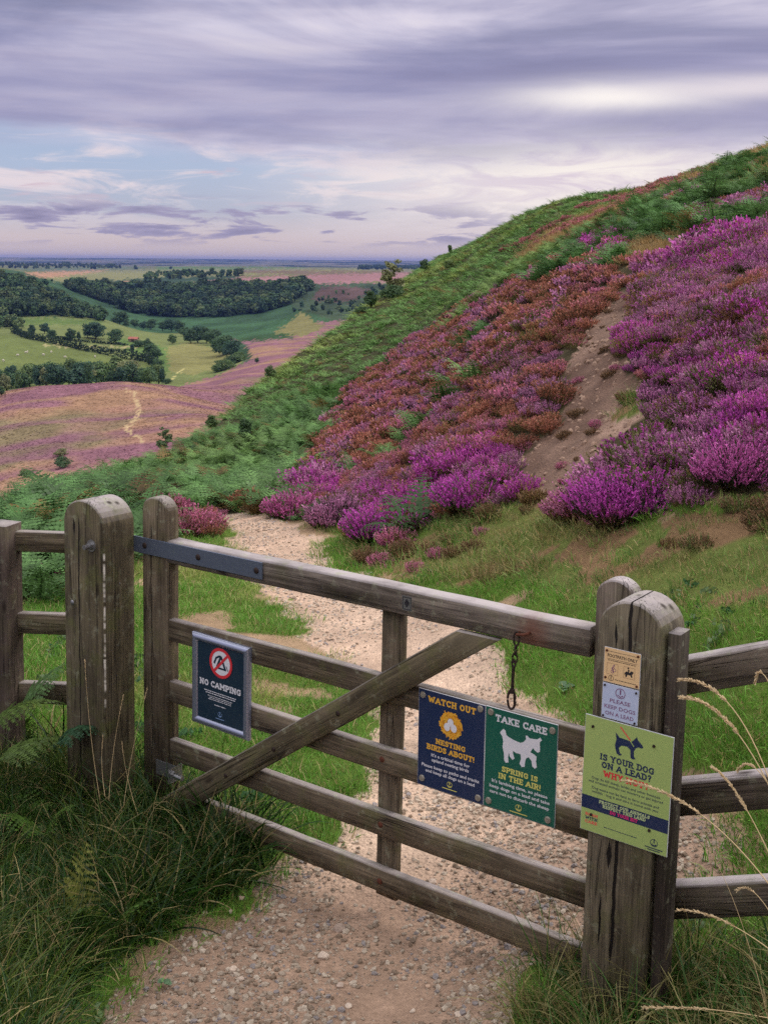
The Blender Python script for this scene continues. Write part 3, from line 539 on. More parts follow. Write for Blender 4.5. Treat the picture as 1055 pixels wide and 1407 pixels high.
# ------------------------------------------------------------------ timber gate, posts, fences
GA = math.atan2(-.591, .807); G0 = Vector((-.906, 4.731, 0))
def G(u, back, z): return G0+Vector((math.cos(GA)*u-math.sin(GA)*back, math.sin(GA)*u+math.cos(GA)*back, z))
def wood_mat(name, dark, light, green=.3, silver=.55, cracks=(), streak=None, rust=None):
    t = NT(name); g = t.attr('gr', out='Vector'); sp = t.n('ShaderNodeSeparateXYZ', {0: g}).outputs
    fine = t.noise(t.scale(g, (5, 160, 160)), 1., 5, .65, .4); mid = t.noise(t.scale(g, (1.6, 32, 32)), 1., 5, .6, 1.2); big = t.noise(t.scale(g, (2.2, 5, 5)), 1., 4, .6)
    c = t.mix(t.mapr(mid, .36, .64), dark, light); c = t.mix(t.mapr(fine, .42, .62, 0, .7), c, tuple(x*.45 for x in dark))
    c = t.mix(t.mapr(big, .42, .72, 0, .5), c, tuple(x*1.25+.02 for x in light))
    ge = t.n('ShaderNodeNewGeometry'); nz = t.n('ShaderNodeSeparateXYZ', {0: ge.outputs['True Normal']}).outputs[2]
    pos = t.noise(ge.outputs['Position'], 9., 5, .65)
    c = t.mix(t.math('MULTIPLY', t.mapr(nz, .3, .9), t.mapr(pos, .3, .62, silver*.6, silver)), c, S(190, 182, 184))  # upward faces paler: silvered weathering plus sky light painted into the colour
    c = t.mix(t.math('MULTIPLY', t.mapr(pos, .5, .68), green), c, S(92, 96, 50))
    spk = t.noise(ge.outputs['Position'], 70., 3, .6); c = t.mix(t.mapr(spk, .68, .76, 0, .3), c, S(176, 174, 158))
    lich = t.noise(ge.outputs['Position'], 21., 6, .7); c = t.mix(t.math('MULTIPLY', t.mapr(lich, .57, .64), t.mapr(nz, -.2, .8, .22, .6)), c, S(158, 160, 136))
    lines = t.noise(t.scale(g, (.9, 26, 26), (3, 1, 7)), 1., 3, .5, .8); ln = t.mapr(t.math('ABSOLUTE', t.math('SUBTRACT', lines, .5)), .0, .016, 1, 0)
    ln = t.math('MULTIPLY', ln, t.mapr(t.noise(t.scale(g, (1.2, 8, 8)), 1., 2), .48, .6)); c = t.mix(t.math('MULTIPLY', ln, .8), c, S(34, 27, 22))
    kn = t.n('ShaderNodeTexVoronoi', {'Vector': t.scale(g, (3.1, 9, 9)), 'Scale': 1.}, feature='F1').outputs['Distance']; c = t.mix(t.mapr(kn, .05, .13, .85, 0), c, S(40, 30, 24)); dirt = t.noise(ge.outputs['Position'], 3.2, 6, .7); c = t.mix(t.mapr(dirt, .5, .7, 0, .5), c, tuple(x*.6 for x in dark))
    h = t.math('ADD', t.math('MULTIPLY', fine, .5), t.math('MULTIPLY', ln, -1.5))
    wob = t.math('MULTIPLY_ADD', t.noise(t.scale(g, (9, 0, 0)), 1., 3), .02, -.01)
    for (y0, za, zb, wd) in cracks:                                      # drying splits along the grain
        d = t.math('ABSOLUTE', t.math('SUBTRACT', t.math('ADD', sp[1], wob), y0)); taper = t.math('MULTIPLY', t.mapr(sp[0], za, za+.05), t.mapr(sp[0], zb-.05, zb, 1, 0))
        m = t.mapr(t.math('DIVIDE', d, t.math('MAXIMUM', t.math('MULTIPLY', taper, wd), 1e-5)), .6, 1., 1, 0); m = t.math('MULTIPLY', m, t.mapr(taper, 0, .05)); c = t.mix(m, c, S(22, 17, 14)); h = t.math('ADD', h, t.math('MULTIPLY', m, -4.))
    if streak:
        y0, za, zb, wd = streak; d = t.math('ABSOLUTE', t.math('SUBTRACT', t.math('ADD', sp[1], t.math('MULTIPLY', wob, .5)), y0))
        m = t.math('MULTIPLY', t.mapr(d, wd*.5, wd, 1, 0), t.math('MULTIPLY', t.mapr(sp[0], za, za+.02), t.mapr(sp[0], zb-.02, zb, 1, 0))); m = t.math("MULTIPLY", m, t.math("MULTIPLY", t.mapr(t.noise(t.scale(g, (22, 0, 0)), 1., 2), .42, .55), t.mapr(sp[2], .006, .010, 1, 0))); c = t.mix(m, c, S(214, 206, 192))
    if rust:
        x0, y0, z0, rr = rust; o = t.n('ShaderNodeTexCoord').outputs['Object']; d = t.n('ShaderNodeVectorMath', {0: o, 1: (x0, y0, z0)}, operation='SUBTRACT').outputs[0]
        d = t.n('ShaderNodeVectorMath', {0: t.scale(d, (1, .3, .9))}, operation='LENGTH').outputs['Value']; c = t.mix(t.math('MULTIPLY', t.mapr(t.math('ADD', d, t.math('MULTIPLY_ADD', pos, .06, -.03)), 0, rr, 1, 0, True), .6), c, S(116, 66, 46))
    return t.out(t.pbr(c, .82, t.bump(h, .8, .004), spec=.25))
WD, WL = S(68, 58, 45), S(126, 112, 92)
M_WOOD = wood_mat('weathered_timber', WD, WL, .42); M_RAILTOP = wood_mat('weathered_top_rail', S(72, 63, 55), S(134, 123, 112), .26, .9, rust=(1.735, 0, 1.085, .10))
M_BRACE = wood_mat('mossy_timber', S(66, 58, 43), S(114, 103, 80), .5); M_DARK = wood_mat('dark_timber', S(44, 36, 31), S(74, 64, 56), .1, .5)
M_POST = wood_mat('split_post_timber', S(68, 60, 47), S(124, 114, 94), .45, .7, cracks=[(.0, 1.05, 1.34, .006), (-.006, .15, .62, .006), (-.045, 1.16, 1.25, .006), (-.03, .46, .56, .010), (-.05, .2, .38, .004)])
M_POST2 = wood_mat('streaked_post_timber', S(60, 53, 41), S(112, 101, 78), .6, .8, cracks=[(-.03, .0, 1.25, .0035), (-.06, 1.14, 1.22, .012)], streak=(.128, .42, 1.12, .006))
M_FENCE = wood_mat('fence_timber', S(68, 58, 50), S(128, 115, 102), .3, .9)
M_STEEL = flat_mat('galvanised_strap', S(104, 114, 132), .42, .55, .5, .18, 60); M_ZINC = flat_mat('zinc_bolt', S(150, 150, 152), .35, .8, .5, .2, 80); M_IRON = flat_mat('dark_iron', S(58, 46, 42), .6, .5, .4, .3, 120); M_RUST = flat_mat('rusty_iron', S(96, 56, 42), .75, .3, .3, .35, 150)

def beam(P0, P1, side, w, h, ch=.006, n=10, wob=.0015, cut0=None, cut1=None, seed=0):
    """octagonal-section plank: side = direction of width w; returns verts, faces, grain"""
    rng = np.random.default_rng(seed+int(abs(P0[0])*1000)+int(abs(P0[2])*777)); P0 = np.array(P0, float); P1 = np.array(P1, float); ax = P1-P0; L = np.linalg.norm(ax); ax /= L
    sd = np.array(side, float); sd -= ax*sd.dot(ax); sd /= np.linalg.norm(sd); upv = np.cross(sd, ax)
    a, b = w/2, h/2; sec = [(-a+ch, -b), (a-ch, -b), (a, -b+ch), (a, b-ch), (a-ch, b), (-a+ch, b), (-a, b-ch), (-a, -b+ch)]
    V = []; Gr = []; off = rng.uniform(0, 20, 3)
    wv = np.cumsum(rng.normal(size=(n+1, 2))*wob, 0); wv -= wv.mean(0)
    for i in range(n+1):
        s = L*i/n; c = P0+ax*s+sd*wv[i, 0]+upv*wv[i, 1]
        for (x, y) in sec:
            p = c+sd*x+upv*y
            for zc, e in ((cut0, 0), (cut1, n)):
                if zc is not None and i == e: p = p+ax*(zc-p[2])/ax[2]
            V.append(p); Gr.append((off[0]+s, off[1]+x, off[2]+y))
    i = np.arange(n)[:, None]*8; j = np.arange(8)[None]; k = (j+1) % 8
    Fq = np.stack([i+j, i+k, i+8+k, i+8+j], -1).reshape(-1, 4)
    return np.array(V), [Fq, np.array([list(range(8))[::-1]]), np.array([list(range(n*8, n*8+8))])], np.array(Gr)
def beam_obj(name, mat, parent, *a, **k):
    V, Fl, Gr = beam(*a, **k); me = mesh_np(name, V, Fl, [mat]); at = me.attributes.new('gr', 'FLOAT_VECTOR', 'POINT'); at.data.foreach_set('vector', Gr.astype(np.float32).ravel()); return link(name, me, parent)
def arch_post(name, mat, parent, x0, x1, y0, y1, zb, zs, za, ch=.006, seg=14):
    """upright with a rounded head: arch in the xz plane, thickness along y"""
    xc = (x0+x1)/2; rx = (x1-x0)/2
    def outline(s):
        o = [(x0+s, zb), (x1-s, zb), (x1-s, zb+(zs-zb)*.5)]
        for i in range(seg+1):
            t = math.pi*i/seg; o.append((xc+(rx-s)*math.cos(t), zs+(za-zs-s)*math.sin(t)))
        o.append((x0+s, zb+(zs-zb)*.5)); return o
    V = []; Gr = []; rings = [(y0, ch), (y0+ch, 0), (y1-ch, 0), (y1, ch)]
    for (y, s) in rings:
        for (x, z) in outline(s): V.append((x, y, z)); Gr.append((z, x-xc, y-y0))
    n = len(outline(0)); i = np.arange(3)[:, None]*n; j = np.arange(n)[None]; k = (j+1) % n
    Fq = np.stack([i+j, i+n+j, i+n+k, i+k], -1).reshape(-1, 4)
    me = mesh_np(name, np.array(V), [Fq, np.array([list(range(n))]), np.array([list(range(3*n, 4*n))[::-1]])], [mat])
    me.attributes.new('gr', 'FLOAT_VECTOR', 'POINT').data.foreach_set('vector', np.array(Gr, np.float32).ravel()); return link(name, me, parent)
def bm_obj(name, bm, mat, parent=None, loc=None, rot=None):
    me = bpy.data.meshes.new(name); bmesh.ops.recalc_face_normals(bm, faces=bm.faces); bm.to_mesh(me); bm.free(); me.materials.append(mat); return link(name, me, parent, loc, rot)
def add_cyl(bm, c, axis, r, d, seg=16, r2=None):
    q = Vector(axis).to_track_quat('Z', 'Y').to_matrix().to_4x4(); q.translation = Vector(c)
    return bmesh.ops.create_cone(bm, cap_ends=True, segments=seg, radius1=r, radius2=r if r2 is None else r2, depth=d, matrix=q)
def add_box(bm, x0, x1, y0, y1, z0, z1, bev=0.):
    r = bmesh.ops.create_cube(bm, size=1, matrix=Matrix.Translation(((x0+x1)/2, (y0+y1)/2, (z0+z1)/2)) @ Matrix.Diagonal((x1-x0, y1-y0, z1-z0, 1)))
    if bev: bmesh.ops.bevel(bm, geom=list({e for v in r['verts'] for e in v.link_edges}), offset=bev, segments=2, affect='EDGES', profile=.6)
def bolt(parent, x, y, z, r=.009, mat=None, dome=True):
    bm = bmesh.new(); add_cyl(bm, (x, y-.002, z), (0, -1, 0), r*1.55, .004, 18); add_cyl(bm, (x, y-.0075, z), (0, -1, 0), r, .008, 6); add_cyl(bm, (x, y-.014, z), (0, -1, 0), r*.55, .008, 10)
    return bm_obj('bolt', bm, mat or M_ZINC, parent)
def carriage(parent, x, y, z, r=.011, mat=None):
    bm = bmesh.new(); bmesh.ops.create_uvsphere(bm, u_segments=14, v_segments=8, radius=1, matrix=Matrix.Translation((x, y, z)) @ Matrix.Diagonal((r, r*.45, r, 1))); return bm_obj('bolt', bm, mat or M_ZINC, parent)

gate = empty('gate', G(0, 0, 0), GA); tag(gate, 'weathered five bar timber gate with diagonal brace closed across the path', 'gate')
SIDE = (0, 1, 0)
beam_obj('top_rail', M_RAILTOP, gate, (.0, .036, 1.098), (1.945, .036, 1.103), SIDE, .074, .098, .007, 16, .0012)
for z0, z1, a in ((.7615, .757, .0), (.487, .482, .0), (.2275, .236, .0), (.003, .012, .05)):
    beam_obj('rail', M_WOOD, gate, (a, .026, z0), (1.955, .026, z1), SIDE, .036, .094, .004, 14, .0012, seed=int(z0*100))
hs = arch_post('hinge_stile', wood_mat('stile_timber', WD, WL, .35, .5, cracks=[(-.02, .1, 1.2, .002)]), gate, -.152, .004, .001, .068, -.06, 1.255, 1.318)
hs.rotation_euler = (0, R(1.2), 0); hs.location = (-.013, 0, 0)
arch_post('closing_stile', M_FENCE, gate, 1.957, 2.09, .002, .068, -.05, 1.262, 1.322)
beam_obj('upright', M_WOOD, gate, (1.118, .0605, -.075), (1.134, .0605, 1.046), SIDE, .03, .096, .004, 8, .001)
b = beam_obj('brace', M_BRACE, gate, (-.075, -.008, -.083), (1.55, -.008, 1.062), SIDE, .034, .098, .004, 12, .001, cut1=1.05)
strap_bm = bmesh.new(); add_box(strap_bm, -.185, .548, -.0075, -.0015, 1.071, 1.141, .002)
strap = bm_obj('hinge_strap', strap_bm, M_STEEL, gate)
for x, z in ((-.115, 1.108), (.2, 1.107), (.518, 1.104)): carriage(strap, x, -.008, z, .013, M_IRON)
bb = bmesh.new(); add_box(bb, -.075, .045, -.006, -.001, .105, .17, .001); add_box(bb, .0445, .05, -.05, .03, .105, .17, .001); bkt = bm_obj('hinge_bracket', bb, M_ZINC, gate)
bb = bmesh.new(); add_cyl(bb, (.075, -.028, .14), (1, 0, 0), .011, .07, 14); add_cyl(bb, (.058, -.028, .14), (1, 0, 0), .02, .014, 6); bm_obj('bolt', bb, M_ZINC, bkt)
for x, z in ((1.138, .76), (1.122, .487), (1.117, .23), (1.115, .005)): carriage(gate, x, .008, z, .012, M_RUST)
for x, z in ((.36, .223), (.94, .63), (.62, .405)): carriage(gate, x, -.026, z, .01, M_IRON)
wp = bmesh.new(); add_box(wp, 1.211, 1.253, -.0025, -.0012, 1.075, 1.129, .0004); wp = bm_obj('waymark_plate', wp, M_ZINC, gate)

post = empty('gate_post', G(2.135, -.085, 0), GA, R(.9)); tag(post, 'stout round topped gate post carrying the pale green dog notice', 'gate post')
arch_post('post', M_POST, post, -.105, .105, -.085, .078, -.45, 1.215, 1.315)
lpost = empty('gate_post', G(-.34, -.085, 0), GA, R(1.4)); tag(lpost, 'broad lichened gate post with a hinge bolt, left of the gate', 'gate post')
arch_post('post', M_POST2, lpost, -.128, .128, -.085, .085, -.45, 1.2, 1.302)
bb = bmesh.new(); add_cyl(bb, (.055, -.087, 1.118), (0, -1, 0), .026, .005, 20); add_cyl(bb, (.055, -.096, 1.118), (0, -1, 0), .017, .016, 6); add_cyl(bb, (.055, -.112, 1.118), (0, -1, 0), .011, .03, 14); bm_obj('hinge_bolt', bb, M_ZINC, lpost)
carriage(lpost, -.075, -.086, .845, .012); carriage(lpost, .1275, -.0, .95, .005)
# fence to the right: dark end post against the gate post, three rails climbing the bank
rf = empty('timber_fence', G(2.25, -.1, 0), 0); tag(rf, 'three rail timber fence climbing the bank right of the gate, dark end post', 'fence')
def local(o, p): return tuple(o.matrix_world.inverted() @ Vector(p))
Minv = lambda o, pts: [local(o, p) for p in pts]
pa, pb = Minv(rf, [G(2.272, -.125, -.4), G(2.288, -.125, 1.243)]); gs = Vector((math.cos(GA), math.sin(GA), 0))
beam_obj('end_post', M_DARK, rf, pa, pb, gs, .038, .075, .004, 8, .001)
def px_at(px, py, Y): return Vector(at_depth(px, py, Y))
RY0, RY1 = 3.49, 3.36
for (l0, l1, r0, r1) in ((908, 956, 885, 936), (1075, 1122, 1062, 1111), (1218, 1266, 1210, 1260)):
    A = (px_at(924, l0, RY0)+px_at(924, l1, RY0))/2; B = (px_at(1055, r0, RY1)+px_at(1055, r1, RY1))/2; hh = abs(px_at(924, l0, RY0).z-px_at(924, l1, RY0).z); B2 = A+(B-A)*9
    A = A-(B-A).normalized()*.03; pa, pb = Minv(rf, [A+Vector((0, .02, 0)), B2+Vector((0, .02, 0))]); beam_obj('rail', M_FENCE, rf, pa, pb, (0, 1, 0), .05, hh, .005, 18, .002, seed=int(l0))
B2 = px_at(1055, 885, RY1); pa = local(rf, (A.x+1.35, RY0-.28, -.2)); pb = local(rf, (A.x+1.35, RY0-.28, 1.55)); beam_obj('fence_post', M_FENCE, rf, pa, pb, (1, 0, 0), .1, .1, .006, 6, .001)
# fence to the left, running behind the big post
lf = empty('timber_fence', (-1.68, 5.2, 0), 0); tag(lf, 'three rail timber fence at the left edge with a square post among ferns', 'fence')
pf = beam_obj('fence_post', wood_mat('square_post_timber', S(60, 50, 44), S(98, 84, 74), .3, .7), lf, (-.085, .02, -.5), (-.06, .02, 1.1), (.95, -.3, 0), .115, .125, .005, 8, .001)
for z0, z1, h in ((1.005, 1.008, .094), (.632, .618, .098), (.30, .285, .1)):
    beam_obj('rail', M_WOOD, lf, (-2.4, .14, z0+.02), (.42, .02, z1), (0, 1, 0), .045, h, .004, 12, .0015, seed=int(z0*99))
beam_obj('fence_post', M_WOOD, lf, (-2.0, .2, -.5), (-2.0, .2, 1.1), (1, 0, 0), .11, .11, .005, 6, .001)
# chain on the top rail
ch = empty('chain', G(1.70, -.005, .8), GA); tag(ch, 'rusty iron chain with a hook hanging from the top rail', 'chain')
def ring(bm, c, rx, rz, r, ang=0., n=22, gap=0.):
    P = []; m = n if not gap else int(n*(1-gap))
    for i in range(m+1):
        t = 2*math.pi*i/n+math.pi/2+gap*math.pi; p = Vector((rx*math.cos(t), 0, rz*math.sin(t))); p.rotate(Matrix.Rotation(ang, 3, 'Z')); P.append(np.array(p+Vector(c)))
    V, Fl = tube(P, r, 8); vs = [bm.verts.new(v) for v in V]
    for f in Fl:
        for q in f: bm.faces.new([vs[i] for i in q])
def rod(bm, P, r):
    V, Fl = tube(P, r, 8); vs = [bm.verts.new(v) for v in V]
    for f in Fl:
        for q in f: bm.faces.new([vs[i] for i in q])
bb = bmesh.new(); rod(bb, [(.03, .012, .296), (.03, -.02, .295), (.024, -.03, .294), (-.002, -.033, .291), (-.009, -.026, .290), (-.010, .012, .288)], .0045); bm_obj('staple', bb, M_RUST, ch)
zz = .275
for i, (rx, rz, an) in enumerate(((.009, .024, .4), (.008, .017, 1.7), (.008, .017, .3))):
    bb = bmesh.new(); ring(bb, (-.004-.002*i, -.03, zz), rx, rz, .0032, an); bm_obj('link', bb, M_IRON, ch); zz -= rz*1.62
bb = bmesh.new(); ring(bb, (-.012, -.03, zz+.008), .006, .012, .0032, .3); rod(bb, [(-.012, -.03, zz), (-.014, -.03, zz-.045), (-.015, -.03, zz-.085)], [.006, .0052, .006]); bm_obj('shackle_bar', bb, M_IRON, ch)
bb = bmesh.new(); ring(bb, (-.017, -.03, zz-.118), .013, .033, .0042, .25); rod(bb, [(-.008, -.03, zz-.092), (-.006, -.03, zz-.135)], .003); add_cyl(bb, (-.015, -.03, zz-.088), (0, 0, 1), .009, .014, 12); bm_obj('hook', bb, M_IRON, ch)

# ------------------------------------------------------------------ lettering: a stroke-built slab face for the headings, the built-in sans for small print
GL = {'A': (9.4, [[(1.2, 1), (4.7, 9.3)], [(4.7, 9.3), (8.2, 1)], [(2.6, 3.6), (6.8, 3.6)]], [(1.2, 0), (8.2, 0)], []), 'B': (8.4, [[(2, 0), (2, 10)], [(2, 9), (5.2, 9), (6.6, 8.2), (6.6, 6.6), (5.2, 5.3), (2, 5.3)], [(5, 5.3), (7, 4.2), (7, 2.2), (5.4, 1), (2, 1)]], [(1.4, 0), (1.4, 10)], []),
 'C': (8.6, [[(7.2, 7), (6.2, 8.6), (4.5, 9), (2.4, 8), (1.4, 5), (2.4, 2), (4.5, 1), (6.2, 1.4), (7.3, 2.9)]], [], [(7.3, 6.3, 9.7)]), 'D': (8.8, [[(2, 0), (2, 10)], [(2, 9), (4.8, 9), (6.9, 7.6), (7.5, 5), (6.9, 2.4), (4.8, 1), (2, 1)]], [(1.4, 0), (1.4, 10)], []),
 'E': (7.9, [[(2.1, 0), (2.1, 10)], [(2, 9), (7, 9)], [(2, 5), (5.6, 5)], [(2, 1), (7, 1)]], [(1.6, 0), (1.6, 10)], [(6.7, 7, 10), (6.7, 0, 3), (5.4, 3.8, 6.2)]), 'F': (7.6, [[(2.1, 0), (2.1, 10)], [(2, 9), (7, 9)], [(2, 5), (5.6, 5)]], [(2.1, 0), (1.6, 10)], [(6.7, 7, 10)]),
 'G': (9, [[(7.2, 7), (6.2, 8.6), (4.5, 9), (2.4, 8), (1.4, 5), (2.4, 2), (4.5, 1), (6.4, 1.4), (7.2, 2.2), (7.2, 4.4)], [(5, 4.4), (8.2, 4.4)]], [], [(7.3, 6.3, 9.7)]), 'H': (9.4, [[(2.2, 0), (2.2, 10)], [(7.2, 0), (7.2, 10)], [(2, 5), (7.2, 5)]], [(2.2, 0), (7.2, 0), (2.2, 10), (7.2, 10)], []),
 'I': (4.6, [[(2.3, 0), (2.3, 10)]], [(2.3, 0), (2.3, 10)], []), 'K': (9.2, [[(2.2, 0), (2.2, 10)], [(2.4, 4.2), (6.8, 9)], [(4, 5.6), (7.2, 1)]], [(2.2, 0), (7.3, 0), (2.2, 10), (6.9, 10)], []), 'L': (7.6, [[(2.2, 0), (2.2, 10)], [(2, 1), (6.8, 1)]], [(1.8, 0), (2.2, 10)], [(6.6, 0, 3.4)]),
 'M': (11.4, [[(2.1, 0), (2.1, 10)], [(9.3, 0), (9.3, 10)], [(2.3, 9.2), (5.7, 3.6)], [(5.7, 3.6), (9.1, 9.2)]], [(2.1, 0), (9.3, 0), (1.8, 10), (9.6, 10)], []), 'N': (9.8, [[(2.1, 0), (2.1, 10)], [(7.6, 0), (7.6, 10)], [(2.2, 9.2), (7.5, .9)]], [(2.1, 0), (7.6, 10), (1.7, 10)], []),
 'O': (9.2, [[(4.6, 9), (2.5, 8), (1.4, 5), (2.5, 2), (4.6, 1), (6.7, 2), (7.8, 5), (6.7, 8), (4.6, 9)]], [], []), 'P': (8.2, [[(2.1, 0), (2.1, 10)], [(2, 9), (5.4, 9), (6.9, 7.8), (6.9, 5.8), (5.4, 4.6), (2, 4.6)]], [(2.2, 0), (1.6, 10)], []),
 'R': (8.9, [[(2.1, 0), (2.1, 10)], [(2, 9), (5.4, 9), (6.8, 8), (6.8, 6.2), (5.4, 5), (2, 5)], [(4.6, 5), (7, .9)]], [(2.1, 0), (7.3, 0), (1.6, 10)], []), 'S': (7.8, [[(6.2, 7.2), (5.2, 8.8), (3.6, 9), (1.9, 8.2), (1.9, 6.5), (3.7, 5.4), (5.7, 4.5), (6.4, 3), (5.5, 1.3), (3.8, 1), (2, 1.5), (1.5, 2.8)]], [], [(6.4, 6.4, 9.6), (1.4, .4, 3.6)]),
 'T': (8.8, [[(1, 9), (7.8, 9)], [(4.4, 0), (4.4, 9)]], [(4.4, 0)], [(1.2, 6.6, 10), (7.6, 6.6, 10)]), 'U': (9.4, [[(2.2, 10), (2.2, 3), (3.2, 1.3), (4.7, 1), (6.2, 1.3), (7.2, 3), (7.2, 10)]], [(2.2, 10), (7.2, 10)], []), 'W': (12.4, [[(1.8, 9.4), (3.9, .8)], [(3.9, .8), (6.2, 8)], [(6.2, 8), (8.5, .8)], [(8.5, .8), (10.6, 9.4)]], [(1.8, 10), (10.6, 10)], []),
 'Y': (9.2, [[(1.8, 9.4), (4.6, 4.8)], [(4.6, 4.8), (7.4, 9.4)], [(4.6, 0), (4.6, 5)]], [(1.8, 10), (7.4, 10), (4.6, 0)], []), '!': (3.6, [[(1.8, 3.4), (1.8, 10)], [(1.8, 0), (1.8, 2)]], [], []), '?': (7, [[(1.5, 7.4), (2.5, 8.9), (4.1, 9), (5.4, 7.8), (5.1, 6), (3.6, 4.9), (3.6, 3)], [(3.6, 0), (3.6, 2)]], [], []), ' ': (4.2, [], [], [])}
def slab_mesh(name, lines, mat):
    """lines: (text, x centre, z of baseline, cap height, total width)"""
    V = []; Fq = []; cnt = [0]
    def quad(pts, y):
        i = len(V); V.extend([(p[0], y, p[1]) for p in pts]); Fq.append(list(range(i, i+len(pts))))
    for (txt, xc, z0, hgt, wid) in lines:
        tot = sum(GL[c][0] for c in txt); sx = wid/tot; sz = hgt/10; x = xc-wid/2; tk = 1.05
        for c in txt:
            w, strokes, slabs, vert = GL[c]; y = 0.
            def q4(a, b, cc, d):
                nonlocal y
                y -= 1.2e-5; quad([(x+p[0]*sx, z0+p[1]*sz) for p in (a, b, cc, d)], y)
            for st in strokes:
                for (a, b) in zip(st[:-1], st[1:]):
                    dx, dy = b[0]-a[0], b[1]-a[1]; l = math.hypot(dx, dy); ux, uy = dx/l, dy/l; e = .38 if len(st) > 2 else 0
                    a2 = (a[0]-ux*e, a[1]-uy*e); b2 = (b[0]+ux*e, b[1]+uy*e); nx, ny = -uy*tk, ux*tk
                    q4((a2[0]-nx, a2[1]-ny), (b2[0]-nx, b2[1]-ny), (b2[0]+nx, b2[1]+ny), (a2[0]+nx, a2[1]+ny))
            for (sxp, sy) in slabs:
                ya, yb = (0, 1.7) if sy == 0 else (8.3, 10); q4((sxp-1.9, ya), (sxp+1.9, ya), (sxp+1.9, yb), (sxp-1.9, yb))
            for (vx, ya, yb) in vert: q4((vx-.75, ya), (vx+.75, ya), (vx+.75, yb), (vx-.75, yb))
            x += w*sx
    me = bpy.data.meshes.new(name); me.from_pydata(V, [], Fq); me.materials.append(mat); return me
def sans_mesh(name, lines, mat, bold=.012):
    parts = []
    for (txt, xc, z0, size, wid) in lines:
        cu_ = bpy.data.curves.new('print', 'FONT'); cu_.body = txt; cu_.size = 1; cu_.align_x = 'CENTER'; cu_.offset = bold; cu_.resolution_u = 2
        o = bpy.data.objects.new('print', cu_); me = bpy.data.meshes.new_from_object(o); v = np.array([w.co[:] for w in me.vertices]); w0 = v[:, 0].max()-v[:, 0].min(); sx = wid/w0 if wid else size
        v2 = np.stack([xc+v[:, 0]*sx, np.zeros(len(v)), z0+v[:, 1]*size], 1); parts.append((v2, [list(p.vertices) for p in me.polygons])); bpy.data.objects.remove(o); bpy.data.curves.remove(cu_); bpy.data.meshes.remove(me)
    V = []; Fq = []
    for v, f in parts: Fq += [[i+len(V) for i in q] for q in f]; V += [tuple(p) for p in v]
    me = bpy.data.meshes.new(name); me.from_pydata(V, [], Fq); me.materials.append(mat); return me
def art(name, polys, mat, parent, y):
    from mathutils.geometry import tessellate_polygon
    V = []; Fq = []
    for k, pl in enumerate(polys):
        b0 = len(V); V += [(p[0], -k*1.5e-5, p[1]) for p in pl]
        for tri in tessellate_polygon([[Vector((p[0], p[1], 0)) for p in pl]]): Fq.append([b0+i for i in tri])
    me = bpy.data.meshes.new(name); me.from_pydata(V, [], Fq); me.materials.append(mat); return link(name, me, parent, (0, y, 0))
def disc(x, z, r, n=28, rz=None): return [(x+r*math.cos(2*math.pi*i/n), z+(rz or r)*math.sin(2*math.pi*i/n)) for i in range(n)]
def strip_poly(P, w):
    P = [Vector(p) for p in P]; L = []; Rr = []
    for i, p in enumerate(P):
        d = (P[min(i+1, len(P)-1)]-P[max(i-1, 0)]).normalized(); n = Vector((-d.y, d.x))*w/2; L.append(tuple(p+n)); Rr.append(tuple(p-n))
    return L+Rr[::-1]
def ringp(x, z, r, w, n=32, a0=0, a1=2*math.pi):
    return [[(x+rr*math.cos(t), z+rr*math.sin(t)) for rr, t in ((r, a0+(a1-a0)*i/n), (r, a0+(a1-a0)*(i+1)/n), (r-w, a0+(a1-a0)*(i+1)/n), (r-w, a0+(a1-a0)*i/n))] for i in range(n)]
def rectp(x0, x1, z0, z1): return [(x0, z0), (x1, z0), (x1, z1), (x0, z1)]
def emblem(x, z, r): return ringp(x, z, r, r*.13, 24)+[strip_poly([(x, z+r*.95), (x, z-r*.1)], r*.28), strip_poly([(x-r*.62, z-r*.3), (x-r*.3, z-.62*r), (x+r*.3, z-.62*r), (x+r*.62, z-r*.3)], r*.3)]
def dashes(rng, x0, x1, z, h, mean=.012):
    """small print too fine to read"""
    out = []; x = x0
    while x < x1-.002:
        w = min(rng.uniform(.4, 1.5)*mean, x1-x); out.append(rectp(x, x+w, z, z+h)); x += w+mean*.22
    return out
def ink(name, c, rough=.5):
    """printed board: slightly faded in clouds, with grime and mud specks"""
    t = NT(name); P = t.n('ShaderNodeNewGeometry').outputs['Position']; a = t.noise(P, 9., 5, .6); b = t.noise(P, 60., 5, .7); k = tuple(x*.97+.003 for x in c)
    q = t.mix(t.mapr(a, .4, .65, 0, .14), k, tuple(x*.75+.055 for x in c)); q = t.mix(t.mapr(b, .64, .78, 0, .4), q, S(120, 108, 90)); return t.out(t.pbr(q, rough, None, 0, .4))
I_WHITE, I_YEL, I_NAVY, I_GREEN = ink('white_print', S(222, 222, 228)), ink('amber_print', S(232, 178, 60)), ink('navy_print', S(20, 40, 78)), ink('bottle_green', S(12, 92, 74))
I_RED, I_PINK, I_LIME, I_CREAM, I_BLUE = ink('red_print', S(214, 48, 58)), ink('coral_print', S(226, 92, 84)), ink('lime_panel', S(160, 182, 106)), ink('peach_panel', S(232, 196, 146)), ink('pale_blue_panel', S(186, 198, 226))
I_TEAL, I_BLACK, I_PLUM, I_PALEY, I_EDGE, I_MAG = ink('dark_teal', S(14, 42, 60)), ink('black_print', S(34, 32, 38)), ink('plum_print', S(128, 84, 122)), ink('straw_print', S(214, 208, 110)), ink('white_board_edge', S(206, 208, 214)), ink('magenta_print', S(222, 40, 120))
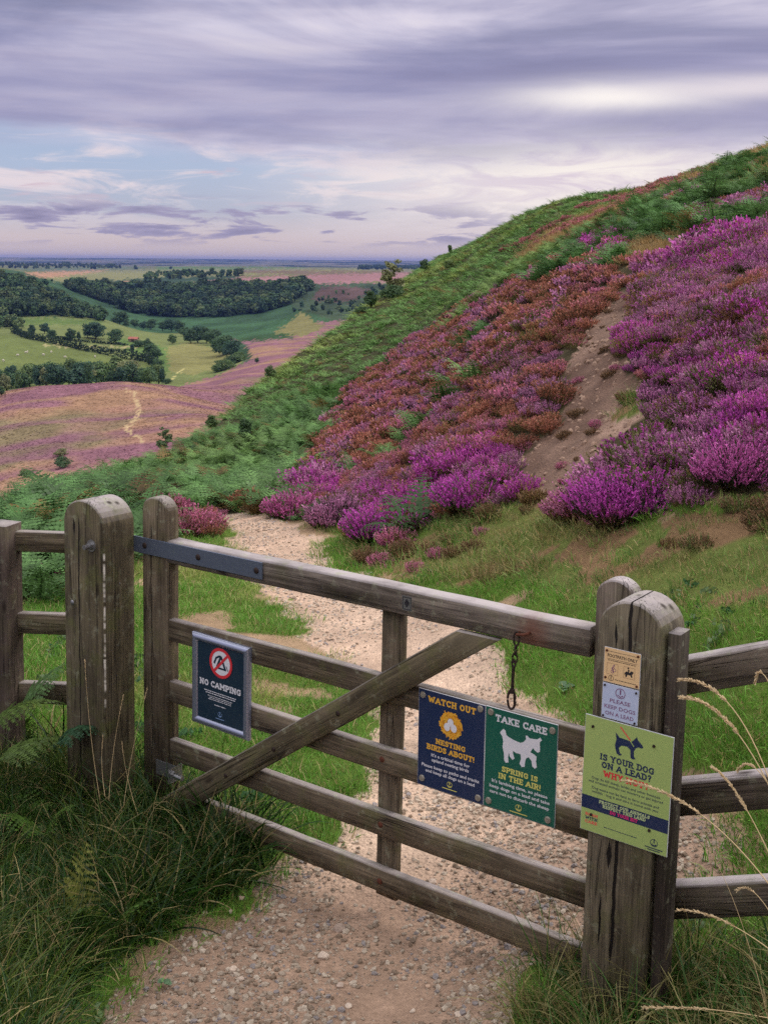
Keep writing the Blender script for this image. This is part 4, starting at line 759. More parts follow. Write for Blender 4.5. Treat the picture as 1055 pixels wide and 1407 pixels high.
M_WASH = flat_mat('screw_cap', S(150, 144, 132), .45, .3, .5, .2, 90); M_ALU = flat_mat('brushed_frame', S(158, 164, 186), .35, .75, .5, .06, 40)
def board(name, label, cat, loc, W, H, col, ry=0., t=.004):
    r = empty(name, loc, GA, ry); tag(r, label, cat)
    bm = bmesh.new(); add_box(bm, -W/2, W/2, .0, t-.0006, 0, H); bm_obj('board', bm, I_EDGE, r)
    pn = bmesh.new(); add_box(pn, -W/2+.0012, W/2-.0012, -.0008, -.0001, .0012, H-.0012); bm_obj('panel', pn, col, r); return r
def screw(parent, x, z, r, mat, y=-.001):
    bm = bmesh.new(); add_cyl(bm, (x, y-.002, z), (0, -1, 0), r, .004, 20, r*.8); add_cyl(bm, (x, y-.0045, z), (0, -1, 0), r*.35, .001, 12); return bm_obj('screw', bm, mat, parent)
rngs = np.random.default_rng(3)
art('waymark_arrow', [[(1.232, 1.120), (1.222, 1.106), (1.222, 1.094), (1.228, 1.099), (1.228, 1.088), (1.236, 1.088), (1.236, 1.099), (1.242, 1.094), (1.242, 1.106)], rectp(1.214, 1.2165, 1.079, 1.125), rectp(1.2475, 1.25, 1.079, 1.125), rectp(1.217, 1.247, 1.079, 1.0815), rectp(1.217, 1.247, 1.1225, 1.125)], I_BLACK, wp, -.0028)
# nesting birds board
H1 = .36; s = board('nesting_birds_sign', 'navy blue WATCH OUT notice with a yellow nest, screwed to the gate', 'notice', G(1.421, .0035, .441), .276, H1, I_NAVY, R(.3))
fz = lambda f, H: H*(1-f)
link('heading', slab_mesh('heading', [('WATCH OUT', .002, fz(.118, H1), .0235, .2)], I_YEL), s, (0, -.0012, 0)); link('subheading', slab_mesh('subheading', [('NESTING', 0, fz(.525, H1), .0195, .125), ('BIRDS ABOUT!', 0, fz(.603, H1), .0205, .2)], I_YEL), s, (0, -.0012, 0))
link('lettering', sans_mesh('lettering', [("It's a critical time for", 0, fz(.668, H1), .0165, .16), ('upland nesting birds', 0, fz(.718, H1), .0165, .155), ('Please keep to paths and tracks', 0, fz(.793, H1), .0165, .24), ('and keep all dogs on a lead', 0, fz(.843, H1), .0165, .205)], I_WHITE, .02), s, (0, -.0012, 0))
nest = []; cxn, czn = 0, fz(.295, H1)
for i in range(150):
    a = rngs.uniform(0, 2*math.pi); r = .047*math.sqrt(rngs.uniform(.02, 1)); b_ = a+math.pi/2+rngs.normal()*.55; l = rngs.uniform(.012, .026); p = (cxn+r*math.cos(a), czn+r*math.sin(a)); nest.append(strip_poly([(p[0]-l/2*math.cos(b_), p[1]-l/2*math.sin(b_)), (p[0]+l/2*math.cos(b_), p[1]+l/2*math.sin(b_))], .0038))
art('nest', [disc(cxn, czn, .045)], ink('nest_ochre', S(196, 132, 36)), s, -.0011); art('nest', nest[::2], I_YEL, s, -.00125); art('nest', nest[1::2], ink('nest_gold', S(236, 166, 44)), s, -.0013)
art('egg', [disc(cxn, czn+.011, .0125, 20, .015)], I_WHITE, s, -.004); art('egg', [disc(cxn-.014, czn-.008, .0125, 20, .015)], I_WHITE, s, -.0041); art('egg', [disc(cxn+.014, czn-.007, .0125, 20, .0145)], I_WHITE, s, -.0042)
art('emblem', emblem(0, fz(.905, H1), .011)+[rectp(-.03, .03, fz(.958, H1), fz(.949, H1))], I_PALEY, s, -.0012)
for x, z in ((-.12, .338), (.118, .344), (-.118, .026), (.118, .02)): screw(s, x, z, .0125, M_WASH)
# lambing board
s = board('lambing_sign', 'dark green TAKE CARE notice with a white lamb, screwed to the gate', 'notice', G(1.699, .0035, .441), .276, H1, I_GREEN, R(.3))
link('heading', slab_mesh('heading', [('TAKE CARE', .0, fz(.125, H1), .025, .2)], I_WHITE), s, (0, -.0012, 0))
link('subheading', slab_mesh('subheading', [('SPRING IS', 0, fz(.605, H1), .0195, .14), ('IN THE AIR!', 0, fz(.68, H1), .0205, .165)], I_PALEY), s, (0, -.0012, 0))
link('lettering', sans_mesh('lettering', [("It's lambing time, so please", 0, fz(.735, H1), .0165, .215), ('keep dogs on a lead and take', 0, fz(.79, H1), .0165, .232), ('care not to disturb the sheep', 0, fz(.845, H1), .0165, .23)], I_WHITE, .02), s, (0, -.0012, 0))
lamb = [(-.078, .062), (-.07, .07), (-.062, .066), (-.058, .05), (-.045, .044), (-.02, .038), (0, .036), (.012, .042), (.022, .055), (.02, .068), (.026, .07), (.036, .062), (.05, .064), (.066, .066), (.078, .076), (.085, .068), (.076, .058), (.078, .04), (.078, .024), (.07, .018), (.06, .022), (.05, .03), (.045, .02), (.04, .012), (.056, .008), (.066, .002), (.064, -.016), (.068, -.036), (.06, -.044), (.05, -.038), (.046, -.018), (.034, -.008), (.024, -.016), (.02, -.034), (.02, -.048), (.008, -.052), (-.001, -.042), (.004, -.022), (.002, -.006), (-.016, -.006), (-.03, -.002), (-.027, -.016), (-.022, -.028), (-.03, -.036), (-.042, -.026), (-.046, -.012), (-.048, -.03), (-.046, -.05), (-.058, -.054), (-.064, -.046), (-.066, -.02), (-.072, .002), (-.07, .022), (-.074, .04), (-.084, .052)]
art('lamb_picture', [[(x*.95, fz(.365, H1)+z*.95) for x, z in lamb]], I_WHITE, s, -.0012)
art('emblem', emblem(0, fz(.915, H1), .012)+[rectp(-.034, .034, fz(.972, H1), fz(.963, H1))], I_PALEY, s, -.0012)
for x, z in ((-.118, .342), (.118, .336), (-.118, .022), (.112, .022)): screw(s, x, z, .0125, M_WASH)
# no camping, in a snap frame
HN, WN = .388, .318
s = empty('no_camping_sign', G(.311, .0, .396), GA, R(1.2)); tag(s, 'NO CAMPING notice in a silver frame on the gate', 'notice')
bm = bmesh.new(); add_box(bm, -WN/2+.01, WN/2-.01, -.006, .007, .01, HN-.01); bm_obj('panel', bm, I_TEAL, s)
fb = []; w_, yb, ym = .031, .008, -.016
for k in range(4):
    c = [(-WN/2, 0), (WN/2, 0), (WN/2, HN), (-WN/2, HN)]; ci = [(-WN/2+w_, w_), (WN/2-w_, w_), (WN/2-w_, HN-w_), (-WN/2+w_, HN-w_)]; prof = [(0, yb), (0, -.007), (.18, -.013), (.45, ym), (.75, -.0135), (1, -.0068), (1, yb)]
    a, b_, ai, bi = c[k], c[(k+1) % 4], ci[k], ci[(k+1) % 4]; V = []
    for e, ei in ((a, ai), (b_, bi)):
        for (q, y) in prof: V.append((e[0]+(ei[0]-e[0])*q, y, e[1]+(ei[1]-e[1])*q))
    m = len(prof); fb.append((np.array(V), [np.array([[i, i+1, i+m+1, i+m] for i in range(m-1)])]))
V, Fl = join(fb); me = mesh_np('frame', V, Fl, [M_ALU], smooth=False); link('frame', me, s)
cz = fz(.255, HN); art('ban_disc', [disc(.004, cz, .055, 40)], I_WHITE, s, -.0072); art('ban_ring', ringp(.004, cz, .0635, .0125, 40), I_RED, s, -.0078); art('ban_bar', [strip_poly([(-.034, cz-.04), (.042, cz+.04)], .011)], I_RED, s, -.0082)
art('tent_picture', [strip_poly([(-.034, cz-.008), (-.022, cz+.018), (-.004, cz+.028), (.008, cz+.026)], .009), strip_poly([(-.018, cz-.02), (-.006, cz+.006), (.002, cz+.024)], .010), strip_poly([(.004, cz+.028), (.016, cz+.004), (.028, cz-.022)], .011), rectp(-.024, .034, cz-.027, cz-.019), strip_poly([(.034, cz-.006), (.044, cz-.026)], .004)], I_TEAL, s, -.0075)
link('heading', slab_mesh('heading', [('NO CAMPING', .0, fz(.545, HN), .0265, .232)], I_WHITE), s, (0, -.0075, 0))
pr = []
for f, x0, x1, h in ((.60, -.09, .09, .0035), (.622, -.08, .085, .0035), (.65, -.07, .07, .0026), (.668, -.06, .062, .0026), (.686, -.066, .066, .0026), (.735, -.03, .032, .0032)): pr += dashes(rngs, x0, x1, fz(f, HN), h)
art('small_print', pr, I_WHITE, s, -.0072); art('emblem', emblem(.0, fz(.822, HN), .0115)+[rectp(-.024, .024, fz(.876, HN), fz(.868, HN))], ink('faded_print', S(120, 150, 190)), s, -.0072)
# dog lead board on the right post
HG, WG = .372, .283
s = board('dog_lead_sign', 'large pale green IS YOUR DOG ON A LEAD notice on the right gate post', 'notice', G(2.1585, -.1775, .569), WG, HG, I_LIME, R(1.0))
fg = lambda f: HG*(1-f)
dog = [(-.044, .036), (-.038, .03), (-.03, .022), (.0, .02), (.012, .018), (.02, .026), (.03, .04), (.034, .03), (.046, .02), (.054, .012), (.05, .006), (.036, .006), (.028, .0), (.022, -.012), (.024, -.03), (.03, -.036), (.02, -.04), (.012, -.036), (.01, -.01), (-.002, -.002), (-.022, -.004), (-.03, -.014), (-.026, -.03), (-.018, -.034), (-.024, -.04), (-.036, -.036), (-.042, -.02), (-.044, -.006), (-.04, .012), (-.042, .024)]
dz = fg(.175); art('dog_picture', [[(x*.92, dz+z*.92) for x, z in dog]], I_NAVY, s, -.0012); art('collar', [strip_poly([(.006, dz+.02), (.02, dz+.004)], .003)], I_LIME, s, -.0014); art('lead_line', [strip_poly([(-.026, fg(.03)), (.008, dz+.02)], .004)], I_PINK, s, -.0015)
link('heading', slab_mesh('heading', [('IS YOUR DOG', 0, fg(.352), .0205, .176), ('ON A LEAD?', 0, fg(.418), .0205, .162)], I_NAVY), s, (0, -.0012, 0)); link('subheading', slab_mesh('subheading', [('WHY NOT?', 0, fg(.492), .0205, .148)], I_RED), s, (0, -.0012, 0))
link('lettering', sans_mesh('lettering', [('Dogs do kill sheep, lambs and other livestock', 0, fg(.535), .0115, .222), ('and stressed animals can miscarry or get injured', 0, fg(.568), .0115, .24), ('Dog waste can be fatal to farm animals and', 0, fg(.62), .0115, .216), ('wildlife - bag it and take it home with you', 0, fg(.653), .0115, .214)], I_NAVY, .006), s, (0, -.0012, 0))
art('band', [rectp(-WG/2+.0015, WG/2-.0015, fg(.805), fg(.69))], I_NAVY, s, -.0011); link('band_lettering', slab_mesh('band_lettering', [('PROTECT OUR ANIMALS', 0, fg(.728), .0105, .165), ('RESPECT THIS LAND', 0, fg(.76), .0105, .14)], ink('pale_green_print', S(188, 206, 150))), s, (0, -.0016, 0)); link('band_lettering', slab_mesh('band_lettering', [('DO YOUR BIT', 0, fg(.793), .0105, .09)], I_MAG), s, (0, -.0017, 0))
link('campaign_mark', slab_mesh('campaign_mark', [('ROAM', -.105, fg(.865), .0095, .042), ('CARE', -.105, fg(.93), .0095, .042)], I_PINK), s, (0, -.0012, 0)); link('campaign_mark', slab_mesh('campaign_mark', [('WITH', -.105, fg(.898), .0095, .042)], I_NAVY), s, (0, -.0012, 0))
art('small_print', dashes(rngs, -.062, .045, fg(.925), .0022, .008), I_NAVY, s, -.0012); art('emblem', emblem(.1, fg(.915), .012)+[rectp(.072, .128, fg(.966), fg(.958)), rectp(.08, .12, fg(.982), fg(.975))], I_NAVY, s, -.0012)
for x, z in ((-.115, .338), (.082, .33), (-.106, .056), (.083, .066)): screw(s, x, z, .0048, M_IRON)
# two small plates above it
HF, WF = .108, .117
s = board('footpath_sign', 'small peach coloured FOOTPATH ONLY plate high on the right gate post', 'plate', G(2.1335, -.1745, 1.0575), WF, HF, I_CREAM, R(.7), .003)
link('heading', sans_mesh('heading', [('FOOTPATH ONLY', 0, HF*.735, .014, .096)], I_BLACK, .02), s, (0, -.0012, 0)); art('rule', [rectp(-.046, .046, HF*.895, HF*.905)], I_BLACK, s, -.0012); art('rule', [rectp(-.048, .048, HF*.68, HF*.69)], I_BLACK, s, -.0012); art('small_print', dashes(rngs, -.046, .046, HF*.635, .0018, .006), I_BLACK, s, -.0012); art('small_print', dashes(rngs, -.02, .046, HF*.11, .0018, .006), I_BLACK, s, -.0012)
for x in (-.03, .024): art('icon_frame', [rectp(x-.018, x+.018, HF*.555, HF*.563), rectp(x-.018, x+.018, HF*.24, HF*.248), rectp(x-.018, x-.0172, HF*.24, HF*.563), rectp(x+.0172, x+.018, HF*.24, HF*.563)], ink('brown_line', S(150, 116, 90)), s, -.0012)
zc = HF*.4; art('cyclist_picture', ringp(-.03, zc-.008, .005, .0013, 14)+ringp(-.023, zc-.002, .005, .0013, 14)+[strip_poly([(-.032, zc), (-.028, zc+.008), (-.024, zc+.004)], .003), disc(-.025, zc+.012, .0026, 10), strip_poly([(-.031, zc+.001), (-.027, zc-.004), (-.028, zc-.009)], .0025)], I_PLUM, s, -.0012)
art('rider_picture', [[(.01, zc-.002), (.014, zc+.003), (.026, zc+.002), (.032, zc+.008), (.038, zc+.005), (.036, zc), (.033, zc-.003), (.035, zc-.012), (.031, zc-.012), (.028, zc-.006), (.019, zc-.006), (.016, zc-.014), (.012, zc-.013), (.013, zc-.006), (.008, zc-.008)], strip_poly([(.021, zc+.001), (.021, zc+.010), (.026, zc+.006)], .0035), disc(.021, zc+.0145, .0027, 10)], I_BLACK, s, -.0012)
art('emblem', ringp(-.033, HF*.14, .0085, .0012, 18)+[strip_poly([(-.033, HF*.21), (-.033, HF*.1)], .002)], I_BLACK, s, -.0012)
for x, z in ((-.05, .098), (.05, .1), (-.051, .014), (.05, .008)): screw(s, x, z, .0038, M_RUST)
HK = .109; s = board('dogs_on_lead_sign', 'small pale blue PLEASE KEEP DOGS ON A LEAD plate', 'plate', G(2.1315, -.1745, .945), WF, HK, I_BLUE, R(.9), .003)
link('lettering', sans_mesh('lettering', [('PLEASE', 0, HK*.485, .0165, .066), ('KEEP DOGS', 0, HK*.295, .0165, .1), ('ON A LEAD', 0, HK*.105, .0165, .092)], I_PLUM, .012), s, (0, -.0012, 0)); art('emblem', ringp(0, HK*.79, .016, .0022, 24)+[strip_poly([(0, HK*.9), (0, HK*.76)], .004), strip_poly([(-.009, HK*.74), (0, HK*.69), (.009, HK*.74)], .003)], I_PLUM, s, -.0012)
for x, z in ((-.051, .102), (.05, .1), (-.052, .006), (.05, .006)): screw(s, x, z, .0034, M_IRON)

# ------------------------------------------------------------------ vegetation on the near ground and the hill
M_VEG = veg_mat('leaves_and_bloom'); M_VEG1 = veg_mat('plant', instanced=False); M_TREE = veg_mat('tree_leaves', instanced=True, trans=.3); M_TREE1 = veg_mat('tree_crown', instanced=False, trans=.3)
def lerp(a, b, t): return np.asarray(a)*(1-t)+np.asarray(b)*t
MAG, PINK, RUST, BROWN, MAUVE = map(np.array, (S(204, 92, 190), S(208, 132, 162), S(186, 128, 106), S(150, 120, 88), S(194, 134, 172)))
LG, LO, LD, LR = map(np.array, (S(104, 118, 66), S(140, 126, 76), S(58, 68, 46), S(130, 92, 66)))
def proto(name, fn, mat=None):
    acc = Acc(); fn(acc); return acc.mesh(name, mat or M_VEG)
H_NEAR = [proto('heather', lambda a, i=i: heather(a, np.random.default_rng(i), 170, .2, .20, 18, .0085, (.52, .6, .7, .98)[i], .8, fl=(.85, .7, .5, .5)[i])) for i in range(4)]
H_FAR = [proto('heather', lambda a, i=i: heather(a, np.random.default_rng(20+i), 90, .27, .2, 10, .017, (.5, .55, .66, .98)[i], .8, fl=(.85, .7, .5, .5)[i])) for i in range(4)]
def heather_cols(px, py, X, Y, rng):
    n = len(px); a = fbm(X*1.6, Y*1.1, 101, 4); b = fbm(X*.35, Y*.35, 103, 3); u = rng.uniform(0, 1, n)
    right = sstep(800, 900, px); br = blob(px, py, BRIGHT); dk = blob(px, py, DARKB)
    t = np.zeros((n, 3)); s = a*.6+u*.4+.12*right
    t = np.where((s < .46)[:, None], RUST, np.where((s < .54)[:, None], lerp(RUST, PINK, .5), np.where((s < .62)[:, None], PINK, MAUVE)))
    t = np.where(((br > .35) & (u < .75))[:, None], lerp(MAG, PINK, .45*u[:, None]), t)
    t = np.where(((right > .5) & (a > .48) & (br < .35))[:, None], lerp(MAG, MAUVE, .6+.4*u[:, None]), t); t = np.where((inpoly(px, py, TOPH))[:, None], lerp(RUST, PINK, .4), t)
    lf = lerp(LG, LO, np.clip(b*1.6-.3, 0, 1)[:, None]); lf = np.where((u < .22)[:, None], LR, lf); lf = np.where(((u > .22) & (u < .34))[:, None], np.array(S(168, 142, 92)), lf); lf = np.where((dk > .4)[:, None], LD, lf)
    cl = fbm(X*1.5, Y*1.5, 109, 3); plain = (dk > .4) | ((a < .42) & (br < .3) & (u < .8)) | ((cl > .52) & (u < .8)) | (u > .8)
    idx = np.where(plain, 3, rng.integers(0, 3, n)); return t*(.8+.4*rng.uniform(0, 1, (n, 1))), lf*(.8+.4*rng.uniform(0, 1, (n, 1))), idx, br, dk
def spread(name, label, cat, dens, y0, y1, a0, a1, zones, protos, seed, size, colf, sink=.02, tilt=.14, keep=None, aniso=None):
    rng = np.random.default_rng(seed); X, Y = area_points(dens, y0, y1, a0, a1, rng); Z = terr(X, Y); zn, px, py = zone(X, Y, Z)
    m = np.isin(zn, zones) & (Y < 1.45*np.interp(CX+F*X/Y, SIL[:, 0], SIL[:, 1]))
    if keep is not None: m &= keep(px, py, X, Y, zn)
    X, Y, Z, px, py, zn = (q[m] for q in (X, Y, Z, px, py, zn)); n = len(X); tint, leaf, idx, k = colf(px, py, X, Y, zn, rng)
    rot = np.stack([rng.normal(size=n)*tilt, rng.normal(size=n)*tilt, rng.uniform(0, 6.283, n)], 1); sc = rng.uniform(size[0], size[1], n)*k
    scatter(name, np.stack([X, Y, Z-sink], 1), rot, sc, idx, tint, leaf, protos, label, cat); print(name, n)
def heath_col(px, py, X, Y, zn, rng):
    t, l, i, br, dk = heather_cols(px, py, X, Y, rng); return t, l, i, (.85+.25*br)*(.35+1.25*fbm(X*1.5, Y*1.5, 107, 3))
def off_gully(px, py, X, Y, zn): return ~(inpoly(px, py-.13*F/Y, GULLY) | inpoly(px, py-.22*F/Y, GULLY) | inpoly(px+10, py-.1*F/Y, GULLY))
spread('heather', 'low heather in magenta, pink and rust covering the near slope', 'heather', 46, 6.2, 16, -.16, .6, [3], H_NEAR, 1, (.7, 1.25), heath_col, keep=off_gully)
spread('heather', 'heather in pink, rust and green covering the upper slope', 'heather', 19, 16, 90, -.1, .5, [3], H_FAR, 2, (.75, 1.3), heath_col, keep=off_gully)
B_NEAR = [proto('bracken', lambda a, i=i: bracken(a, np.random.default_rng(40+i), 7, .5, 13, 4, .85)) for i in range(4)]
B_FAR = [proto('bracken', lambda a, i=i: bracken(a, np.random.default_rng(50+i), 7, .5, 9, 2, .45)) for i in range(3)]
def bracken_col(px, py, X, Y, zn, rng):
    n = len(px); a = fbm(X*.25, Y*.25, 201, 3); u = rng.uniform(0, 1, (n, 1)); g = lerp(np.array(S(110, 148, 82)), np.array(S(144, 162, 88)), sstep(.42, .74, a)[:, None]); nr = sstep(48, 22, Y)[:, None]; g = g*(1-nr)+nr*lerp(np.array(S(84, 126, 72)), np.array(S(118, 150, 86)), a[:, None]); g = np.where(u < .06, np.array(S(126, 104, 62)), g)
    g = g*(.42+.16*sstep(30, 45, Y)[:, None]+.8*rng.uniform(0, 1, (n, 1))); return g, g, rng.integers(0, 3, n), .5+1.0*fbm(X*.6, Y*.6, 203, 3)
spread('bracken', 'deep green bracken fern bank beyond the heather clumps', 'bracken', 8.5, 7.2, 34, -.75, .45, [4], B_NEAR, 3, (.8, 1.3), bracken_col, .04)
spread('bracken', 'green bracken covering the upper hillside to the skyline', 'bracken', 8, 34, 118, -.3, .5, [4], B_FAR, 4, (.6, 1.0), bracken_col, .05)
# grasses
T_SHORT = [proto('turf', lambda a, i=i: blades(a, np.random.default_rng(60+i), 46, .12, .055, .0022, 1.0, .16, .6, seg=2)) for i in range(3)]
T_BANK = [proto('turf', lambda a, i=i: blades(a, np.random.default_rng(65+i), 44, .12, .07, .0022, 1.3, .3, .65, seg=2)) for i in range(3)]
T_BROAD = [proto('grass', lambda a, i=i: blades(a, np.random.default_rng(75+i), 16, .10, .34, .0075, 1.9, .12, .5, seg=6)) for i in range(3)]
T_LONG = [proto('grass', lambda a, i=i: blades(a, np.random.default_rng(70+i), 42, .09, .36, .0036, 1.5, .2, .42, seg=5)) for i in range(4)]
def turf_col(px, py, X, Y, zn, rng):
    n = len(px); a = fbm(X*1.1, Y*1.1, 301, 3)[:, None]; g = lerp(np.array(S(104, 152, 58)), np.array(S(156, 166, 92)), sstep(.52, .76, a+.12*rng.uniform(-1, 1, (n, 1)))); st = np.tile(np.array(S(176, 160, 112)), (n, 1))
    sh = sstep(1150, 1010, py)[:, None]; return st, g*(.8+.4*rng.uniform(0, 1, (n, 1))), rng.integers(0, 3, n), np.ones(n)
def bare(px, py, X, Y, zn): return (fbm(X*1.6, Y*1.6, 61, 3) < .655) | (np.random.default_rng(5).uniform(0, 1, len(px)) < .12)
spread('grass', 'short green turf on both sides of the footpath', 'grass', 210, 3.3, 9, -.7, .65, [0], T_SHORT, 5, (.7, 1.35), turf_col, .006, .1, bare)
spread('grass', 'short green turf further down beside the footpath', 'grass', 90, 9, 16, -.6, .35, [0], T_SHORT, 6, (1.0, 1.7), turf_col, .006, .1, bare)
def bank_col(px, py, X, Y, zn, rng):
    n = len(px); a = fbm(X*.8, Y*.8, 311, 3)[:, None]+.1*rng.uniform(-1, 1, (n, 1)); g = lerp(np.array(S(104, 146, 64)), np.array(S(160, 152, 98)), sstep(.5, .68, fbm(X*1.6, Y*1.6, 317, 3)[:, None]*.6+a*.4)); g = np.where(zn[:, None] == 5, np.array(S(170, 140, 92)), g)
    return np.tile(np.array(S(176, 154, 108)), (n, 1)), g*(.5+.6*rng.uniform(0, 1, (n, 1))), rng.integers(0, 3, n), .5+1.0*fbm(X*1.2, Y*1.2, 313, 2)
spread('grass', 'rough yellowing grass on the bank below the heather', 'grass', 150, 5, 15, -.15, .65, [6], T_BANK, 7, (.7, 1.5), bank_col, .01, keep=lambda px, py, X, Y, zn: (fbm(X*1.4, Y*1.4, 341, 3) < .62) | (np.random.default_rng(6).uniform(0, 1, len(px)) < .4))
spread('grass', 'dry straw coloured grass strips near the hilltop', 'grass', 26, 15, 80, 0, .5, [5], T_BANK, 8, (1.6, 3.0), bank_col, .01)
BR_SMALL = [proto('bracken', lambda a, i=i: bracken(a, np.random.default_rng(57+i), 4, .30, 14, 5)) for i in range(3)]
LONGL = [(-600, 1010), (0, 1035), (90, 1050), (200, 1085), (235, 1120), (300, 1138), (345, 1175), (325, 1212), (285, 1245), (196, 1290), (140, 1335), (88, 1410), (20, 1800), (-900, 1800)]
LONGR = [(726, 1800), (728, 1388), (755, 1342), (810, 1322), (905, 1310), (960, 1330), (1060, 1345), (1400, 1300), (1400, 1800)]
def long_col(px, py, X, Y, zn, rng):
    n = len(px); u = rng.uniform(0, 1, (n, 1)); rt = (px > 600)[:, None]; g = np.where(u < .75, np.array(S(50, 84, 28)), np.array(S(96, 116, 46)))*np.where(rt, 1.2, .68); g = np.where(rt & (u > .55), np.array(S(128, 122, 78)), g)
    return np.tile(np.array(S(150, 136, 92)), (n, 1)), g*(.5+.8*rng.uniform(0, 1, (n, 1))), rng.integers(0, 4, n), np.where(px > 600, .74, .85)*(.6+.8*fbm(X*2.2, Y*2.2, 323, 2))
def in_long(px, py, X, Y, zn): return (inpoly(px, py, LONGL) | inpoly(px, py, LONGR)) & (Y > 2.3)
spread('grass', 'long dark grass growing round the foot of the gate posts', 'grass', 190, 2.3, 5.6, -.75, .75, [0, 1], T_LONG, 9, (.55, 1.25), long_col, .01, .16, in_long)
TUFTR = [(1015, 1190), (1012, 1140), (1040, 1118), (1300, 1080), (1300, 1260), (1030, 1235)]; MOUND = [(930, 1062), (930, 1000), (1000, 975), (1055, 1010), (1200, 1040), (1060, 1075), (1000, 1040)]
def tuft_col(px, py, X, Y, zn, rng):
    a = turf_col(px, py, X, Y, zn, rng); return a[0], a[1]*.85, a[2], np.ones(len(px))*.95
spread('grass', 'fresh green tufts of turf beside the right hand fence', 'grass', 260, 3.2, 5.6, .1, .65, [0, 1], T_SHORT, 10, (.9, 1.5), tuft_col, .005, .1, lambda px, py, X, Y, zn: inpoly(px, py, TUFTR) | inpoly(px, py, MOUND))
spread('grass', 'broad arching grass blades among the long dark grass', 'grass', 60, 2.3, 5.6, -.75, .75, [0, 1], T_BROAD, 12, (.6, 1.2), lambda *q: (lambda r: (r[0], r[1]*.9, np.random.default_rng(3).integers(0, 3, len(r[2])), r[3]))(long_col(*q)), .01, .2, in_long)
def small_fern_col(px, py, X, Y, zn, rng): n = len(px); g = np.where(rng.uniform(0, 1, (n, 1)) < .25, np.array(S(112, 108, 62)), np.array(S(72, 100, 40)))*(.6+.5*rng.uniform(0, 1, (n, 1))); return g, g, rng.integers(0, 3, n), np.ones(n)
spread('bracken', 'small bracken fronds tangled in the long grass at the left', 'bracken', 5, 2.6, 5.6, -.75, -.1, [0, 1], BR_SMALL, 13, (.7, 1.2), small_fern_col, .0, .25, lambda px, py, X, Y, zn: inpoly(px, py, LONGL) & (px < 210))
# small weeds and clover leaves through the turf and the long grass
WEED = [proto('weed', lambda a, i=i: crown(a, np.random.default_rng(80+i), 26, [(0, 0, .03, .09, .09, .03)], .016)) for i in range(3)]
def weed_col(px, py, X, Y, zn, rng):
    n = len(px); g = np.where(rng.uniform(0, 1, (n, 1)) < .5, np.array(S(64, 100, 60)), np.array(S(96, 116, 78))); return g, g*(.75+.4*rng.uniform(0, 1, (n, 1))), rng.integers(0, 3, n), np.where(inpoly(px, py, LONGL), 1.5, .9)
spread('undergrowth', 'small leafy weeds among the grass', 'weeds', 22, 3.2, 9, -.6, .6, [0, 1, 6], WEED, 11, (.5, 1.0), weed_col, 0, .3, lambda px, py, X, Y, zn: inpoly(px, py, LONGL) | inpoly(px, py, LONGR) | ((fbm(X, Y, 5, 2) > .6) & (zn != 1)))

def scrub_col(px, py, X, Y, zn, rng):
    n = len(px); u = rng.uniform(0, 1, (n, 1)); lf = np.where(u < .5, LG, np.where(u < .8, LO, LR)); return np.where(u < .2, PINK, S(140, 112, 84))*np.ones((n, 1)), np.where(u > .8, np.array(S(124, 100, 68)), lf)*(.6+.6*rng.uniform(0, 1, (n, 1))), np.where(rng.uniform(0, 1, n) < .7, 3, 2), .4+.9*fbm(X*1.7, Y*1.7, 331, 3)
def scrub_keep(px, py, X, Y, zn):
    up = sstep(810, 690, py); return (fbm(X*1.3, Y*1.3, 333, 3)+.35*(up-.5)+np.random.default_rng(8).uniform(-.22, .22, len(px))) > .66
spread('undergrowth', 'low brown and green scrub straggling from the heather onto the bank', 'scrub', 22, 6, 15, -.15, .65, [6, 0], H_NEAR, 14, (.45, .9), scrub_col, .02, .2, lambda px, py, X, Y, zn: scrub_keep(px, py, X, Y, zn) & (px > 430) & (py < 850) & (zn == 6))
spread('grass', 'wiry tussocks scattered over the bank below the heather', 'grass', 9, 5.5, 15, -.15, .65, [6], T_LONG, 15, (.35, .7), bank_col, .01, .3)
spread('undergrowth', 'sparse brown heather stubs and straw along the eroded scar', 'scrub', 5, 8, 26, .05, .42, [2], H_NEAR, 16, (.25, .55), lambda *q: (lambda r: (r[0], np.array(S(112, 92, 62))*(.6+.6*q[5].uniform(0, 1, (len(q[0]), 1))), np.full(len(q[0]), 3), r[3]))(scrub_col(*q)), .02, .2)
# gravel on the path
def rock(rng, sub=2, flat=.7):
    bm = bmesh.new(); bmesh.ops.create_icosphere(bm, subdivisions=sub, radius=1); ax = rng.uniform(.75, 1.2, 3); pl = [(Vector(rdir(1, rng)[0]), rng.uniform(.55, .85)) for _ in range(9)]
    for v in bm.verts:
        c = v.co.copy()
        for nrm, d in pl:
            e = c.dot(nrm)
            if e > d: c -= nrm*(e-d)*.85
        v.co = Vector((c.x*ax[0], c.y*ax[1], c.z*ax[2]*flat))
    return bm
def stone_mat(name, inst):
    t = NT(name); c = t.attr('tint', 'INSTANCER' if inst else 'OBJECT') if inst else None; o = t.n('ShaderNodeTexCoord').outputs['Object']; n = t.noise(o, 2.2 if inst else 60., 4, .65); v = t.math('MULTIPLY_ADD', n, .9, .55)
    if not inst:
        r = t.n('ShaderNodeObjectInfo').outputs['Random']; c = t.ramp(r, [(0, S(150, 132, 120)), (.35, S(176, 158, 144)), (.7, S(196, 180, 164)), (1, S(178, 142, 116))])
    return t.out(t.pbr(t.mix(1., c, t.n('ShaderNodeCombineColor', {0: v, 1: v, 2: v}).outputs[0], 'MULTIPLY'), .85, t.bump(n, .4, .02), spec=.2))
M_PEB, M_STONE = stone_mat('pebbles', True), stone_mat('stone', False)
PEB = []
